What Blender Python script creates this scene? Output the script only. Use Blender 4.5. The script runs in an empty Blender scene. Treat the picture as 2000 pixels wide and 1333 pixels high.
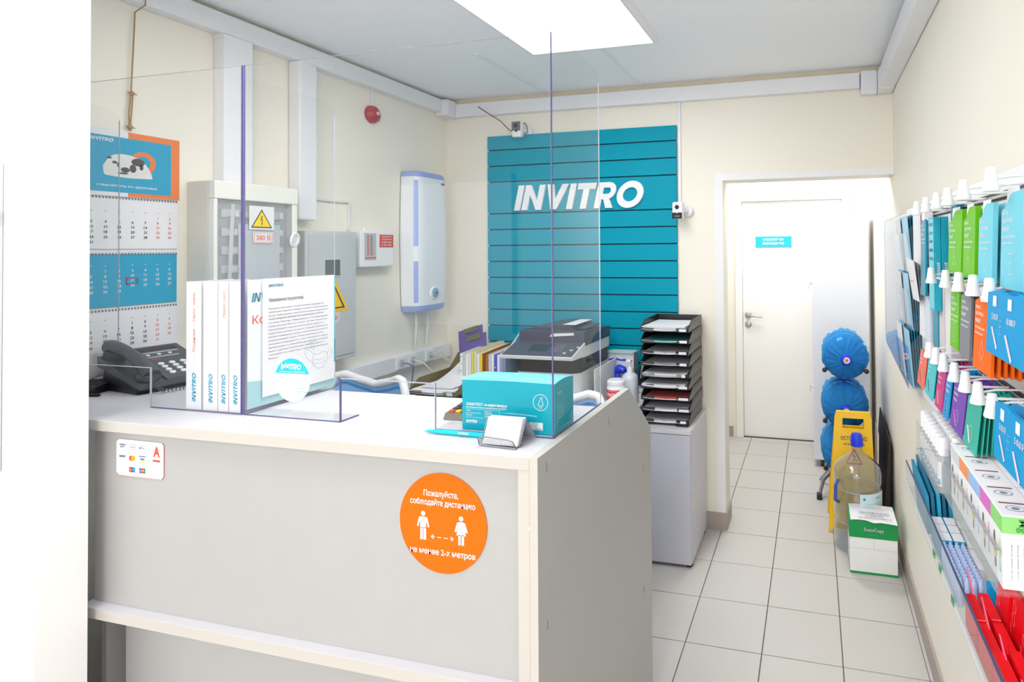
import bpy, bmesh, math, random
from math import radians as R, sin, cos, pi
from mathutils import Vector, Matrix

random.seed(7)
SC = bpy.context.scene
COL = SC.collection

# ------------------------------------------------------------------ camera
F_PX, CX, CY = 1109.86, 1314.57, 469.82          # for a 2000 x 1333 frame
yaw, pit, rol = R(13.8559), R(0.81026), R(-0.51972)
fw = Vector((-sin(yaw)*cos(pit), cos(yaw)*cos(pit), sin(pit)))
rt = Vector((cos(yaw), sin(yaw), 0)); up = rt.cross(fw)
r2 = rt*cos(rol) + up*sin(rol); u2 = -rt*sin(rol) + up*cos(rol)
cd = bpy.data.cameras.new('camera'); cam = bpy.data.objects.new('camera', cd); COL.objects.link(cam)
M4 = Matrix((r2, u2, -fw)).transposed().to_4x4(); M4.translation = (0, 0, 1.5588)
cam.matrix_world = M4
cd.sensor_width = 36; cd.lens = F_PX/2000*36
cd.shift_x = (1000-CX)/2000; cd.shift_y = (CY-666.5)/2000
cd.clip_start = 0.05; cd.clip_end = 60
SC.camera = cam

# ------------------------------------------------------------------ world, lights, exposure
SC.view_settings.view_transform = 'Standard'; SC.view_settings.look = 'None'
SC.view_settings.gamma = 1; SC.view_settings.use_curve_mapping = False
SC.view_settings.exposure = 0.47
SC.cycles.transparent_max_bounces = 40
SC.cycles.max_bounces = 10; SC.cycles.diffuse_bounces = 6; SC.cycles.glossy_bounces = 4
SC.cycles.caustics_reflective = False; SC.cycles.caustics_refractive = False
SC.cycles.sample_clamp_indirect = 6
W = bpy.data.worlds.new('daylight'); SC.world = W; W.use_nodes = True
W.node_tree.nodes['Background'].inputs[0].default_value = (0.93, 0.96, 1.0, 1)
W.node_tree.nodes['Background'].inputs[1].default_value = 2.0
L_PANEL = 6.2          # emission strength of the ceiling panels
def area(name, loc, sx, sy, power, rot=(0, 0, 0), color=(1, 1, 1)):
    l = bpy.data.lights.new(name, 'AREA'); l.shape = 'RECTANGLE'; l.size = sx; l.size_y = sy
    l.energy = power; l.color = color
    o = bpy.data.objects.new(name, l); COL.objects.link(o); o.location = loc; o.rotation_euler = rot
    return o
area('corridor_lamp', (-0.35, 3.95, 2.46), 0.55, 0.55, 17, color=(0.97, 0.98, 1))
area('front_hall_lamp', (-0.35, -1.95, 2.46), 0.6, 1.0, 56, color=(1, 0.985, 1))
area('front_hall_lamp', (-1.25, 0.66, 2.46), 0.9, 0.35, 9, color=(1, 0.985, 1))

# ------------------------------------------------------------------ materials
def lin(c):
    return tuple(((x/255)/12.92 if x/255 <= 0.04045 else ((x/255+0.055)/1.055)**2.4) for x in c)
MATS = {}
def M(name, rgb=(200, 200, 200), rough=0.5, metal=0.0, var=0.025, scale=14.0, bump=0.0, emit=0.0, spec=0.5, coat=0.0, bscale=None):
    if name in MATS: return MATS[name]
    m = bpy.data.materials.new(name); m.use_nodes = True; nt = m.node_tree
    b = nt.nodes['Principled BSDF']
    c = lin(rgb)
    b.inputs['Roughness'].default_value = rough; b.inputs['Metallic'].default_value = metal
    b.inputs['Specular IOR Level'].default_value = spec
    b.inputs['Coat Weight'].default_value = coat
    tc = nt.nodes.new('ShaderNodeTexCoord'); n = nt.nodes.new('ShaderNodeTexNoise')
    n.inputs['Scale'].default_value = scale; n.inputs['Detail'].default_value = 3
    nt.links.new(tc.outputs['Object'], n.inputs['Vector'])
    mx = nt.nodes.new('ShaderNodeMix'); mx.data_type = 'RGBA'
    mx.inputs[6].default_value = (*[max(0, x*(1-var)) for x in c], 1)
    mx.inputs[7].default_value = (*[min(1, x*(1+var)) for x in c], 1)
    nt.links.new(n.outputs['Fac'], mx.inputs[0]); nt.links.new(mx.outputs[2], b.inputs['Base Color'])
    if bump:
        n2 = nt.nodes.new('ShaderNodeTexNoise'); n2.inputs['Scale'].default_value = bscale or scale*12
        nt.links.new(tc.outputs['Object'], n2.inputs['Vector'])
        bp = nt.nodes.new('ShaderNodeBump'); bp.inputs['Strength'].default_value = bump; bp.inputs['Distance'].default_value = 0.002
        nt.links.new(n2.outputs['Fac'], bp.inputs['Height']); nt.links.new(bp.outputs['Normal'], b.inputs['Normal'])
    if emit:
        b.inputs['Emission Color'].default_value = (*c, 1); b.inputs['Emission Strength'].default_value = emit
    MATS[name] = m
    return m
def clear(name, tint=(1, 1, 1), gain=1.25, ior=1.5, haze=0.0, hazec=(1, 1, 1), rough=0.0):
    """thin clear sheet: passes light straight through, mirrors by Fresnel on the face the light enters"""
    if name in MATS: return MATS[name]
    m = bpy.data.materials.new(name); m.use_nodes = True; nt = m.node_tree; nt.nodes.clear()
    out = nt.nodes.new('ShaderNodeOutputMaterial')
    tr = nt.nodes.new('ShaderNodeBsdfTransparent'); tr.inputs[0].default_value = (*tint, 1)
    gl = nt.nodes.new('ShaderNodeBsdfGlossy'); gl.inputs['Roughness'].default_value = rough
    fr = nt.nodes.new('ShaderNodeFresnel'); fr.inputs[0].default_value = ior
    ge = nt.nodes.new('ShaderNodeNewGeometry')
    a = nt.nodes.new('ShaderNodeMath'); a.operation = 'SUBTRACT'; a.inputs[0].default_value = 1; nt.links.new(ge.outputs['Backfacing'], a.inputs[1])
    b = nt.nodes.new('ShaderNodeMath'); b.operation = 'MULTIPLY'; nt.links.new(a.outputs[0], b.inputs[0]); nt.links.new(fr.outputs[0], b.inputs[1])
    c = nt.nodes.new('ShaderNodeMath'); c.operation = 'MULTIPLY'; c.inputs[1].default_value = gain; c.use_clamp = True; nt.links.new(b.outputs[0], c.inputs[0])
    mx = nt.nodes.new('ShaderNodeMixShader'); nt.links.new(c.outputs[0], mx.inputs[0])
    if haze:
        df = nt.nodes.new('ShaderNodeBsdfDiffuse'); df.inputs[0].default_value = (*hazec, 1)
        m2 = nt.nodes.new('ShaderNodeMixShader'); m2.inputs[0].default_value = haze
        nz = nt.nodes.new('ShaderNodeTexNoise'); nz.inputs['Scale'].default_value = 6
        mr = nt.nodes.new('ShaderNodeMapRange'); mr.inputs['To Min'].default_value = haze*0.8; mr.inputs['To Max'].default_value = haze*1.2
        nt.links.new(nz.outputs['Fac'], mr.inputs['Value']); nt.links.new(mr.outputs['Result'], m2.inputs[0])
        nt.links.new(tr.outputs[0], m2.inputs[1]); nt.links.new(df.outputs[0], m2.inputs[2]); nt.links.new(m2.outputs[0], mx.inputs[1])
    else:
        nt.links.new(tr.outputs[0], mx.inputs[1])
    nt.links.new(gl.outputs[0], mx.inputs[2]); nt.links.new(mx.outputs[0], out.inputs[0])
    MATS[name] = m
    return m

WALL = M('wall_paint', (242, 237, 225), 0.6, bump=0.08, scale=3)
CEIL = M('ceiling_paint', (248, 250, 254), 0.7, bump=0.05, scale=2)
TRUNKW = M('white_pvc', (236, 237, 242), 0.35, scale=5)
WHITE = M('white_plastic', (240, 240, 243), 0.35)
WDOOR = M('white_door_paint', (244, 244, 242), 0.4, scale=4)
LAM = M('light_grey_laminate', (176, 176, 176), 0.42, bump=0.05, scale=8)
LAMT = M('laminate_lit_top', (210, 209, 214), 0.33, scale=8)  # same laminate painted paler on the tops, for light from above
LAMB = M('grey_laminate_cabinet', (206, 207, 214), 0.42, scale=8)
EDGE = M('laminate_edging', (198, 194, 188), 0.4)
TILE = M('floor_tile', (196, 193, 189), 0.45, var=0.06, scale=160, bump=0.12, bscale=300)
GROUT = M('tile_grout', (120, 108, 102), 0.9)
SKIRT = M('baseboard_tile', (170, 158, 150), 0.5, var=0.05, scale=60)
TEAL = M('teal_slat_board', (0, 154, 180), 0.55, scale=3, spec=.15)
TEALP = M('teal_print', (0, 160, 190), 0.45)
CYAN = M('bright_cyan_card', (0, 166, 188), 0.45, spec=.2)
CYANL = M('pale_cyan_print', (110, 205, 225), 0.45)
BLUEP = M('blue_bag_card', (0, 152, 212), 0.45, spec=.2)
PAPER = M('white_paper', (232, 232, 236), 0.6)
CARDW = M('white_card', (238, 238, 240), 0.5)
ORANGE = M('orange_print', (244, 106, 2), 0.5, spec=.2)
ORANGEC = M('orange_calendar_print', (236, 128, 62), 0.5)
REDP = M('red_print', (214, 60, 58), 0.45)
SALMON = M('salmon_print', (232, 120, 110), 0.5)
INK = M('dark_ink', (60, 62, 70), 0.6)
GREYINK = M('grey_ink', (120, 122, 130), 0.6)
BLACK = M('black_plastic', (24, 24, 27), 0.42)
DARK = M('dark_grey_plastic', (58, 60, 66), 0.4)
MIDG = M('mid_grey_plastic', (105, 107, 112), 0.4)
METAL = M('brushed_metal', (190, 190, 192), 0.28, metal=1.0)
GREYB = M('grey_steel_box', (196, 200, 203), 0.4, scale=4)
CREAMP = M('cream_plastic', (226, 223, 212), 0.4)
LIME = M('lime_green_card', (104, 190, 0), 0.45, spec=.25)
GREENB = M('green_box_card', (0, 150, 75), 0.45)
SEA = M('sea_green_card', (38, 176, 156), 0.42)
VIOLET = M('violet_card', (112, 62, 176), 0.42)
MAGENTA = M('magenta_card', (200, 30, 130), 0.42)
CORAL = M('coral_card', (244, 106, 80), 0.42)
GREYC = M('grey_card', (122, 124, 134), 0.42)
REDC = M('red_card', (226, 6, 24), 0.4, spec=.3)
YELLOW = M('yellow_plastic', (248, 196, 0), 0.4)
YELP = M('yellow_print', (250, 215, 20), 0.5)
BLUEC = M('blue_cap_plastic', (30, 60, 220), 0.35)
ACR = clear('clear_acrylic', (0.985, 0.99, 0.99), 0.85)
ACRH = clear('clear_pocket_acrylic', (0.96, 0.98, 0.99), 1.0, haze=0.02, hazec=(0.85, 0.92, 0.95))
AEDGE = M('acrylic_edge', (98, 93, 142), 0.2)
AEDGEW = M('acrylic_edge_bright', (182, 182, 198), 0.2)

# ------------------------------------------------------------------ mesh building
class MB:
    def __init__(s): s.v = []; s.f = []; s.smooth = False
    def add(s, vs, fs):
        o = len(s.v); s.v += [tuple(v) for v in vs]; s.f += [[i+o for i in f] for f in fs]; return s
    def box(s, x0, x1, y0, y1, z0, z1):
        if x0 > x1: x0, x1 = x1, x0
        if y0 > y1: y0, y1 = y1, y0
        if z0 > z1: z0, z1 = z1, z0
        return s.add([(x0,y0,z0),(x1,y0,z0),(x1,y1,z0),(x0,y1,z0),(x0,y0,z1),(x1,y0,z1),(x1,y1,z1),(x0,y1,z1)],
                     [(0,3,2,1),(4,5,6,7),(0,1,5,4),(1,2,6,5),(2,3,7,6),(3,0,4,7)])
    def cbox(s, x0, x1, y0, y1, z0, z1, c=0.003):
        """box with bevelled edges"""
        if x0 > x1: x0, x1 = x1, x0
        if y0 > y1: y0, y1 = y1, y0
        if z0 > z1: z0, z1 = z1, z0
        c = min(c, (x1-x0)*.45, (y1-y0)*.45, (z1-z0)*.45)
        bm = bmesh.new(); bmesh.ops.create_cube(bm, size=1)
        for v in bm.verts: v.co = Vector(((x0+x1)/2+v.co.x*(x1-x0), (y0+y1)/2+v.co.y*(y1-y0), (z0+z1)/2+v.co.z*(z1-z0)))
        bmesh.ops.bevel(bm, geom=bm.edges[:], offset=c, segments=2, affect='EDGES', profile=0.6)
        bm.verts.index_update(); s.add([v.co[:] for v in bm.verts], [[v.index for v in f.verts] for f in bm.faces]); bm.free(); return s
    def prism(s, pts, o, a, b, n, h0, h1):
        """polygon pts (2-D) on plane o + x*a + y*b, thickened along n from h0 to h1"""
        o, a, b, n = Vector(o), Vector(a), Vector(b), Vector(n); k = len(pts)
        area2 = sum(pts[i][0]*pts[(i+1) % k][1]-pts[(i+1) % k][0]*pts[i][1] for i in range(k))
        if area2*(a.cross(b).dot(n)) < 0: pts = pts[::-1]
        vs = [o+a*p[0]+b*p[1]+n*h0 for p in pts]+[o+a*p[0]+b*p[1]+n*h1 for p in pts]
        return s.add(vs, [list(range(k))[::-1], list(range(k, 2*k))]+[(i, (i+1) % k, k+(i+1) % k, k+i) for i in range(k)])
    def lathe(s, prof, c=(0, 0, 0), ax=(0, 0, 1), n=24, caps=True):
        """prof: (radius, height) pairs along axis ax from c"""
        c = Vector(c); ax = Vector(ax).normalized(); t = ax.orthogonal().normalized(); q = ax.cross(t)
        vs = []; fs = []
        for r, h in prof:
            for i in range(n):
                a = 2*pi*i/n; vs.append(c+ax*h+t*(r*cos(a))+q*(r*sin(a)))
        for j in range(len(prof)-1):
            for i in range(n):
                fs.append((j*n+i, j*n+(i+1) % n, (j+1)*n+(i+1) % n, (j+1)*n+i))
        if caps:
            if prof[0][0] > 1e-5: fs.append(list(range(n))[::-1])
            if prof[-1][0] > 1e-5: fs.append([(len(prof)-1)*n+i for i in range(n)])
        return s.add(vs, fs)
    def tube(s, pts, r, n=8, closed=False):
        P = [Vector(p) for p in pts]; k = len(P); vs = []; fs = []; up0 = None
        rr = r if isinstance(r, (list, tuple)) else [r]*k
        for i in range(k):
            if closed: d = P[(i+1) % k]-P[i-1]
            else: d = P[min(i+1, k-1)]-P[max(i-1, 0)]
            d.normalize()
            if up0 is None: up0 = d.orthogonal().normalized()
            up0 = (up0-d*up0.dot(d)); up0 = up0.normalized() if up0.length > 1e-6 else d.orthogonal().normalized()
            q = d.cross(up0)
            for j in range(n):
                a = 2*pi*j/n; vs.append(P[i]+up0*(rr[i]*cos(a))+q*(rr[i]*sin(a)))
        m = k if closed else k-1
        for i in range(m):
            for j in range(n):
                fs.append((i*n+j, i*n+(j+1) % n, ((i+1) % k)*n+(j+1) % n, ((i+1) % k)*n+j))
        if not closed: fs += [list(range(n))[::-1], [(k-1)*n+j for j in range(n)]]
        return s.add(vs, fs)
    def grid(s, rows, thick=None):
        """rows of points (list of lists) as a sheet; thick: vector offset for a second side"""
        a = len(rows); b = len(rows[0]); vs = [Vector(p) for r in rows for p in r]; fs = []
        for i in range(a-1):
            for j in range(b-1): fs.append((i*b+j, i*b+j+1, (i+1)*b+j+1, (i+1)*b+j))
        if thick is not None:
            t = Vector(thick); m = len(vs); vs += [v-t for v in vs[:]]
            fs += [[m+k for k in f][::-1] for f in fs[:]]
            for j in range(b-1):
                fs.append((j+1, j, m+j, m+j+1)); e = (a-1)*b; fs.append((e+j, e+j+1, m+e+j+1, m+e+j))
            for i in range(a-1):
                fs.append((i*b, (i+1)*b, m+(i+1)*b, m+i*b)); e = b-1; fs.append(((i+1)*b+e, i*b+e, m+i*b+e, m+(i+1)*b+e))
        return s.add(vs, fs)

def mesh(name, mb, m, off=(0, 0, 0), smooth=False):
    me = bpy.data.meshes.new(name)
    me.from_pydata([(v[0]-off[0], v[1]-off[1], v[2]-off[2]) for v in mb.v], [], mb.f)
    me.materials.append(m)
    if smooth or mb.smooth:
        me.polygons.foreach_set('use_smooth', [True]*len(me.polygons))
        try: me.set_sharp_from_angle(angle=R(40))
        except Exception: pass
    me.update(); return me
def tag(o, label=None, cat=None, group=None, kind=None):
    if label: o['label'] = label
    if cat: o['category'] = cat
    if group: o['group'] = group
    if kind: o['kind'] = kind
    return o
def thing(name, label, cat, loc=(0, 0, 0), rotz=0.0, group=None):
    o = bpy.data.objects.new(name, None); COL.objects.link(o); o.empty_display_size = 0.05
    o.location = loc; o.rotation_euler = (0, 0, rotz)
    return tag(o, label, cat, group)
def wloc(p):
    l = Vector(p.location)
    while p.parent: p = p.parent; l = l+Vector(p.location)
    return l
def part(name, mb, m, parent, world=True, label=None, kind=None, smooth=False):
    """mesh part; world=True: vertices are given in room coordinates (parent unrotated)"""
    off = tuple(wloc(parent)) if world else (0, 0, 0)
    o = bpy.data.objects.new(name, mesh(name, mb, m, off, smooth)); COL.objects.link(o); o.parent = parent
    if label: o['label'] = label
    if kind: o['kind'] = kind
    return o
def single(name, mb, m, label, cat, group=None, base=None, smooth=False, kind=None):
    if base is None:
        xs = [v[0] for v in mb.v]; ys = [v[1] for v in mb.v]; zs = [v[2] for v in mb.v]
        base = ((min(xs)+max(xs))/2, (min(ys)+max(ys))/2, min(zs))
    o = bpy.data.objects.new(name, mesh(name, mb, m, base, smooth)); COL.objects.link(o); o.location = base
    return tag(o, label, cat, group, kind)
def struct(name, mb, m, parent=None, smooth=False):
    o = bpy.data.objects.new(name, mesh(name, mb, m, (0, 0, 0), smooth)); COL.objects.link(o)
    if parent: o.parent = parent
    else: o['kind'] = 'structure'
    return o
def copy_tree(o, parent=None, label=None, loc=None, rotz=None):
    c = o.copy(); COL.objects.link(c)
    if parent: c.parent = parent
    if label: c['label'] = label
    if loc is not None: c.location = loc
    if rotz is not None: c.rotation_euler = (0, 0, rotz)
    for ch in [x for x in bpy.data.objects if x.parent == o]: copy_tree(ch, c)
    return c

# ---- lettering: the built-in font turned into flat mesh, cached
_T = {}
def text2d(s, bold=0.0):
    key = (s, bold)
    if key not in _T:
        cu = bpy.data.curves.new('t', 'FONT'); cu.body = s; cu.size = 1; cu.resolution_u = 2; cu.offset = bold
        ob = bpy.data.objects.new('t', cu); COL.objects.link(ob)
        me = ob.to_mesh()
        vs = [v.co.copy() for v in me.vertices]; fs = [list(p.vertices) for p in me.polygons]
        ob.to_mesh_clear(); bpy.data.objects.remove(ob); bpy.data.curves.remove(cu)
        if vs:
            x0 = min(v.x for v in vs); x1 = max(v.x for v in vs); y0 = min(v.y for v in vs); y1 = max(v.y for v in vs)
        else: x0 = x1 = y0 = y1 = 0
        _T[key] = (vs, fs, x0, x1, y0, y1)
    return _T[key]
def put_text(mb, s, o, a, b, w=None, h=None, align='C', bold=0.0, shear=0.0, off=0.0006, cap=None):
    """text s with its box centred (align C), left (L) or right (R) at o on axes a (right), b (up); w width and/or h height of the box"""
    vs, fs, x0, x1, y0, y1 = text2d(s, bold)
    if not vs: return mb
    o, a, b = Vector(o), Vector(a).normalized(), Vector(b).normalized(); n = a.cross(b)
    W_, H_ = x1-x0, y1-y0
    if cap: sy = cap/0.7; sx = sy if w is None else w/W_
    else:
        sy = (h/H_) if h else None; sx = (w/W_) if w else None
        if sx is None: sx = sy
        if sy is None: sy = sx
    cx = {'C': (x0+x1)/2, 'L': x0, 'R': x1}[align]; cy = (y0+y1)/2
    mb.add([o+a*((v.x-cx)*sx+shear*(v.y-cy)*sy)+b*((v.y-cy)*sy)+n*off for v in vs], fs)
    return mb
LET = {}
def _brand_letters():
    t = 0.27
    L = {}
    L['I'] = (t, [[(0, 0), (t, 0), (t, 1), (0, 1)]])
    w = .92; L['N'] = (w, [[(0, 0), (t, 0), (t, 1), (0, 1)], [(w-t, 0), (w, 0), (w, 1), (w-t, 1)], [(t*.9, 1), (0.02, 1), (w-t*.9, 0), (w-.02, 0)]])
    w = 1.0; L['V'] = (w, [[(.36, 0), (.64, 0), (.30, 1), (0, 1)], [(.36, 0), (.64, 0), (1, 1), (.70, 1)]])
    w = .82; L['T'] = (w, [[(0, .76), (w, .76), (w, 1), (0, 1)], [(w/2-t/2, 0), (w/2+t/2, 0), (w/2+t/2, .76), (w/2-t/2, .76)]])
    w = .84
    arc_o = [(.5+.34*cos(a), .67+.33*sin(a)) for a in [pi/2-k*pi/10 for k in range(11)]]
    arc_i = [(.5+.12*cos(a), .67+.12*sin(a)) for a in [pi/2-k*pi/10 for k in range(11)]]
    rr = [[(0, 0), (t, 0), (t, 1), (0, 1)], [(t, .79), (.5, .79), (.5, 1), (t, 1)], [(t, .34), (.5, .34), (.5, .55), (t, .55)],
          [(.34, .36), (.60, .36), (w, 0), (w-.32, 0)]]
    rr += [[arc_i[k], arc_o[k], arc_o[k+1], arc_i[k+1]] for k in range(10)]
    L['R'] = (w, rr)
    w = 1.14; n = 28
    oo = [(w/2+w/2*cos(2*pi*k/n), .5+.52*sin(2*pi*k/n)) for k in range(n)]
    oi = [(w/2+(w/2-.26)*cos(2*pi*k/n), .5+.27*sin(2*pi*k/n)) for k in range(n)]
    L['O'] = (w, [[oi[k], oo[k], oo[(k+1) % n], oi[(k+1) % n]] for k in range(n)])
    return L
BL = _brand_letters()
def brand(mb, o, a, b, w, h=None, depth=0.0, off=0.0006, shear=.24, only=None):
    """the word INVITRO in heavy slanted capitals, left-bottom corner at o, total width w"""
    o, a, b = Vector(o), Vector(a).normalized(), Vector(b).normalized(); n = a.cross(b)
    gap = .085; tot = sum(BL[c][0] for c in 'INVITRO')+gap*6+shear
    s = w/tot; sy = h if h else s*1.0
    x = 0
    for i, c in enumerate('INVITRO'):
        if only is None or only == i:
            for pi_, poly in enumerate(BL[c][1]):
                p = [((q[0]+x+shear*q[1])*s, q[1]*sy) for q in poly]
                if depth: mb.prism(p, o, a, b, n, off-.0001*pi_, off+depth+.00012*pi_)
                else: mb.add([o+a*q[0]+b*q[1]+n*off for q in p], [list(range(len(p)))])
        x += BL[c][0]+gap
    return mb
def disc(c, r, n=32, ry=None): return [(c[0]+r*cos(2*pi*k/n), c[1]+(ry or r)*sin(2*pi*k/n)) for k in range(n)]
def flat(mb, pts, o, a, b, off=0.0006):
    o, a, b = Vector(o), Vector(a).normalized(), Vector(b).normalized(); n = a.cross(b)
    k = len(pts); ar = sum(pts[i][0]*pts[(i+1) % k][1]-pts[(i+1) % k][0]*pts[i][1] for i in range(k))
    if ar < 0: pts = pts[::-1]
    return mb.add([o+a*p[0]+b*p[1]+n*off for p in pts], [list(range(k))])
def rect(x0, y0, x1, y1): return [(x0, y0), (x1, y0), (x1, y1), (x0, y1)]
def strip2(mb, p, q, wd, o, a, b, off=0.0007):
    dx, dy = q[0]-p[0], q[1]-p[1]; l = math.hypot(dx, dy) or 1; nx, ny = -dy/l*wd/2, dx/l*wd/2
    return flat(mb, [(p[0]+nx, p[1]+ny), (q[0]+nx, q[1]+ny), (q[0]-nx, q[1]-ny), (p[0]-nx, p[1]-ny)], o, a, b, off)
X, Y, Z = Vector((1, 0, 0)), Vector((0, 1, 0)), Vector((0, 0, 1))

# ================================================================== THE ROOM
XL, XR, YB, YC, ZC = -2.243, 0.41, 3.14, 4.70, 2.50     # left wall, right wall, back wall, corridor end, ceiling
fl = struct('floor', MB().box(-4.6, XR+.1, -2.6, YC+.1, -.06, -.004), GROUT)
tx0, ty0, S = -.5111, 2.2146, .30
g = .0022
tm = mesh('tile', MB().cbox(g, S-g, g, S-g, -.006, 0, .0012), TILE)
def tile_at(x, y, sx=1, sy=1):
    o = bpy.data.objects.new('tile', tm); COL.objects.link(o); o.parent = fl; o.location = (x, y, random.uniform(-.0003, .0002)); o.scale = (sx, sy, 1)
for i in range(-3, 3):
    for j in range(-5, 9):
        if j == 8: tile_at(tx0+i*S, ty0+j*S, 1, (YC-ty0-8*S)/S)
        else: tile_at(tx0+i*S, ty0+j*S)
    # narrow strip of cut tiles along the right wall
for j in range(-5, 9):
    sy = (YC-ty0-8*S)/S if j == 8 else 1
    tile_at(tx0+3*S, ty0+j*S, (XR-tx0-3*S)/S, sy)
rest = MB()
for i in range(-14, 3):
    for j in range(-16, 9):
        if i >= -3 and j >= -5: continue
        x, y = tx0+i*S, ty0+j*S
        rest.box(x+g, x+S-g, y+g, y+S-g if y+S < YC else YC, -.005, 0)
o = struct('tile', rest, TILE, fl); o['kind'] = 'stuff'

struct('ceiling', MB().box(-4.6, XR+.1, -2.6, YC+.1, ZC, ZC+.08), CEIL)
struct('wall_left', MB().box(XL-.1, XL, .95, YB+.16, 0, ZC), WALL)
DL, DT = -.488, 1.935                                    # doorway: left edge, head height
struct('wall_back', MB().box(XL-.1, DL, YB, YB+.16, 0, ZC).box(DL, XR, YB, YB+.16, DT, ZC), WALL)
struct('wall_right', MB().box(XR, XR+.1, -2.6, YC+.1, 0, ZC), WALL)
struct('wall_corridor', MB().box(-2.4, -.60, YC, YC+.1, 0, ZC).box(-.60, .26, YC, YC+.1, 1.97, ZC).box(.26, XR, YC, YC+.1, 0, ZC).box(-2.5, -2.4, YB+.16, YC+.1, 0, ZC), WALL)
struct('wall_partition', MB().box(-4.6, -1.774, .94, 1.04, 0, ZC), M('partition_paint', (246, 246, 247), .6, scale=3))
struct('wall_side', MB().box(-4.7, -4.6, -2.6, 1.04, 0, ZC), WALL)
# unseen front wall; its window band is added so world light brightens the room
struct('wall_front', MB().box(-4.7, XR+.1, -2.7, -2.6, 0, .75).box(-4.7, XR+.1, -2.7, -2.6, 2.3, ZC).box(-4.7, -4.2, -2.7, -2.6, .75, 2.3).box(-.1, XR+.1, -2.7, -2.6, .75, 2.3), WALL)
w1 = MB()
for x in (-4.2, -2.85, -1.5, -.16): w1.box(x, x+.06, -2.68, -2.62, .75, 2.3)
w1.box(-4.2, -.1, -2.68, -2.62, .75, .81).box(-4.2, -.1, -2.68, -2.62, 2.24, 2.3)
struct('added_window_1', w1, WHITE)

# baseboards
bb = struct('baseboard_right', MB().box(XR-.010, XR, -2.6, YC, 0, .092), SKIRT)
struct('baseboard_back', MB().box(-1.1, DL, YB-.010, YB, 0, .092).box(DL, DL+.010, YB-.01, YB+.16, 0, .092), SKIRT)
struct('baseboard_corridor', MB().box(-2.4, -.66, YC-.010, YC, 0, .085), SKIRT)
# doorway corner bead
struct('trim_1', MB().box(DL-.045, DL+.001, YB-.002, YB+.001, .092, DT+.045).box(DL+.0012, XR, YB-.002, YB+.001, DT, DT+.035), M('white_reveal_paint', (240, 240, 242), .5))
# cable trunking round the top of the walls
t2 = MB().cbox(XL, XL+.05, 1.05, YB-.122, 2.405, 2.482, .004)
struct('trim_2', t2, TRUNKW)
struct('trim_3', MB().cbox(XL+.092, XR-.165, YB-.045, YB-.001, 2.388, 2.468, .004), TRUNKW)
struct('trim_4', MB().cbox(XR-.075, XR-.002, -2.5, YB-.132, 2.362, 2.462, .004), TRUNKW)
struct('trim_5', MB().cbox(XR-.16, XR-.0785, YB-.052, YB-.002, 2.352, 2.474, .008).cbox(XR-.078, XR-.001, YB-.13, YB-.002, 2.355, 2.470, .012), TRUNKW)
struct('trim_6', MB().cbox(XL+.001, XL+.09, YB-.12, YB-.002, 2.385, 2.485, .012), TRUNKW)
# ceiling joint cover strips
for k, x in enumerate((-.95, -1.55)):
    struct('trim_%d' % (7+k), MB().cbox(x-.012, x+.012, 2.40, YB, ZC-.006, ZC, .002), TRUNKW)
struct('trim_9', MB().box(XL, XL+.012, 1.04, YB, 2.482, ZC), M('foam_yellow', (214, 204, 160), .8, var=.08))
struct('trim_10', MB().box(XL, XR, YB-.01, YB, 2.468, ZC), M('foam_beige', (226, 214, 190), .8, var=.08))
# corridor door
d1 = struct('door_1', MB().cbox(-.572, .222, YC+.02, YC+.06, .004, 1.938, .002), WDOOR)
fr = MB().cbox(-.63, -.574, YC-.02, YC+.07, 0, 1.9395, .004).cbox(.224, .28, YC-.02, YC+.07, 0, 1.9395, .004).cbox(-.63, .28, YC-.02, YC+.07, 1.94, 2.005, .004)
struct('door_frame', fr, WDOOR, d1)
hd = MB(); hy = YC+.02
hd.lathe([(.026, 0), (.026, .008), (.022, .011)], (-.529, hy, 1.003), (0, -1, 0))
hd.lathe([(.010, .011), (.009, .045)], (-.529, hy, 1.003), (0, -1, 0), 12)
hd.tube([(-.529, hy-.045, 1.003), (-.515, hy-.052, 1.003), (-.44, hy-.052, .997), (-.41, hy-.048, .995)], [.009, .009, .0085, .008], 10)
struct('door_handle', hd, METAL, d1, True)
kl = MB().lathe([(.026, 0), (.026, .007), (.022, .010)], (-.529, hy, .925), (0, -1, 0)).box(-.532, -.526, hy-.012, hy, .912, .935)
struct('keyhole_plate', kl, METAL, d1, True)
sg = thing('door_sign', 'teal staff room sign with two white lines on the white corridor door', 'sign', (-.317, hy, 1.564))
part('sign_plate', MB().cbox(-.464, -.170, hy-.010, hy-.0005, 1.562, 1.652, .003), CYANL, sg)
part('sign_face', MB().box(-.460, -.174, hy-.0112, hy-.010, 1.567, 1.647), M('cyan_sign', (0, 185, 225), .4), sg)
tt = MB(); put_text(tt, 'служебное', (-.317, hy-.0112, 1.624), X, Z, w=.165, bold=.03, h=.026); put_text(tt, 'помещение', (-.317, hy-.0112, 1.590), X, Z, w=.175, bold=.03, h=.022)
part('lettering', tt, PAPER, sg)

# ceiling light
cl = thing('ceiling_light', 'square-edged white LED ceiling panel glowing above the counter', 'ceiling light', (-.948, 1.77, 2.452))
part('frame', MB().box(-1.244, -.652, 1.175, 1.187, 2.452, ZC-.001).box(-1.244, -.652, 2.362, 2.374, 2.452, ZC-.001).box(-1.244, -1.232, 1.187, 2.362, 2.452, ZC-.001).box(-.664, -.652, 1.187, 2.362, 2.452, ZC-.001), WHITE, cl)
part('diffuser', MB().box(-1.232, -.664, 1.187, 2.362, 2.456, 2.462), M('led_diffuser', (255, 255, 255), .5, emit=L_PANEL), cl)

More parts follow.
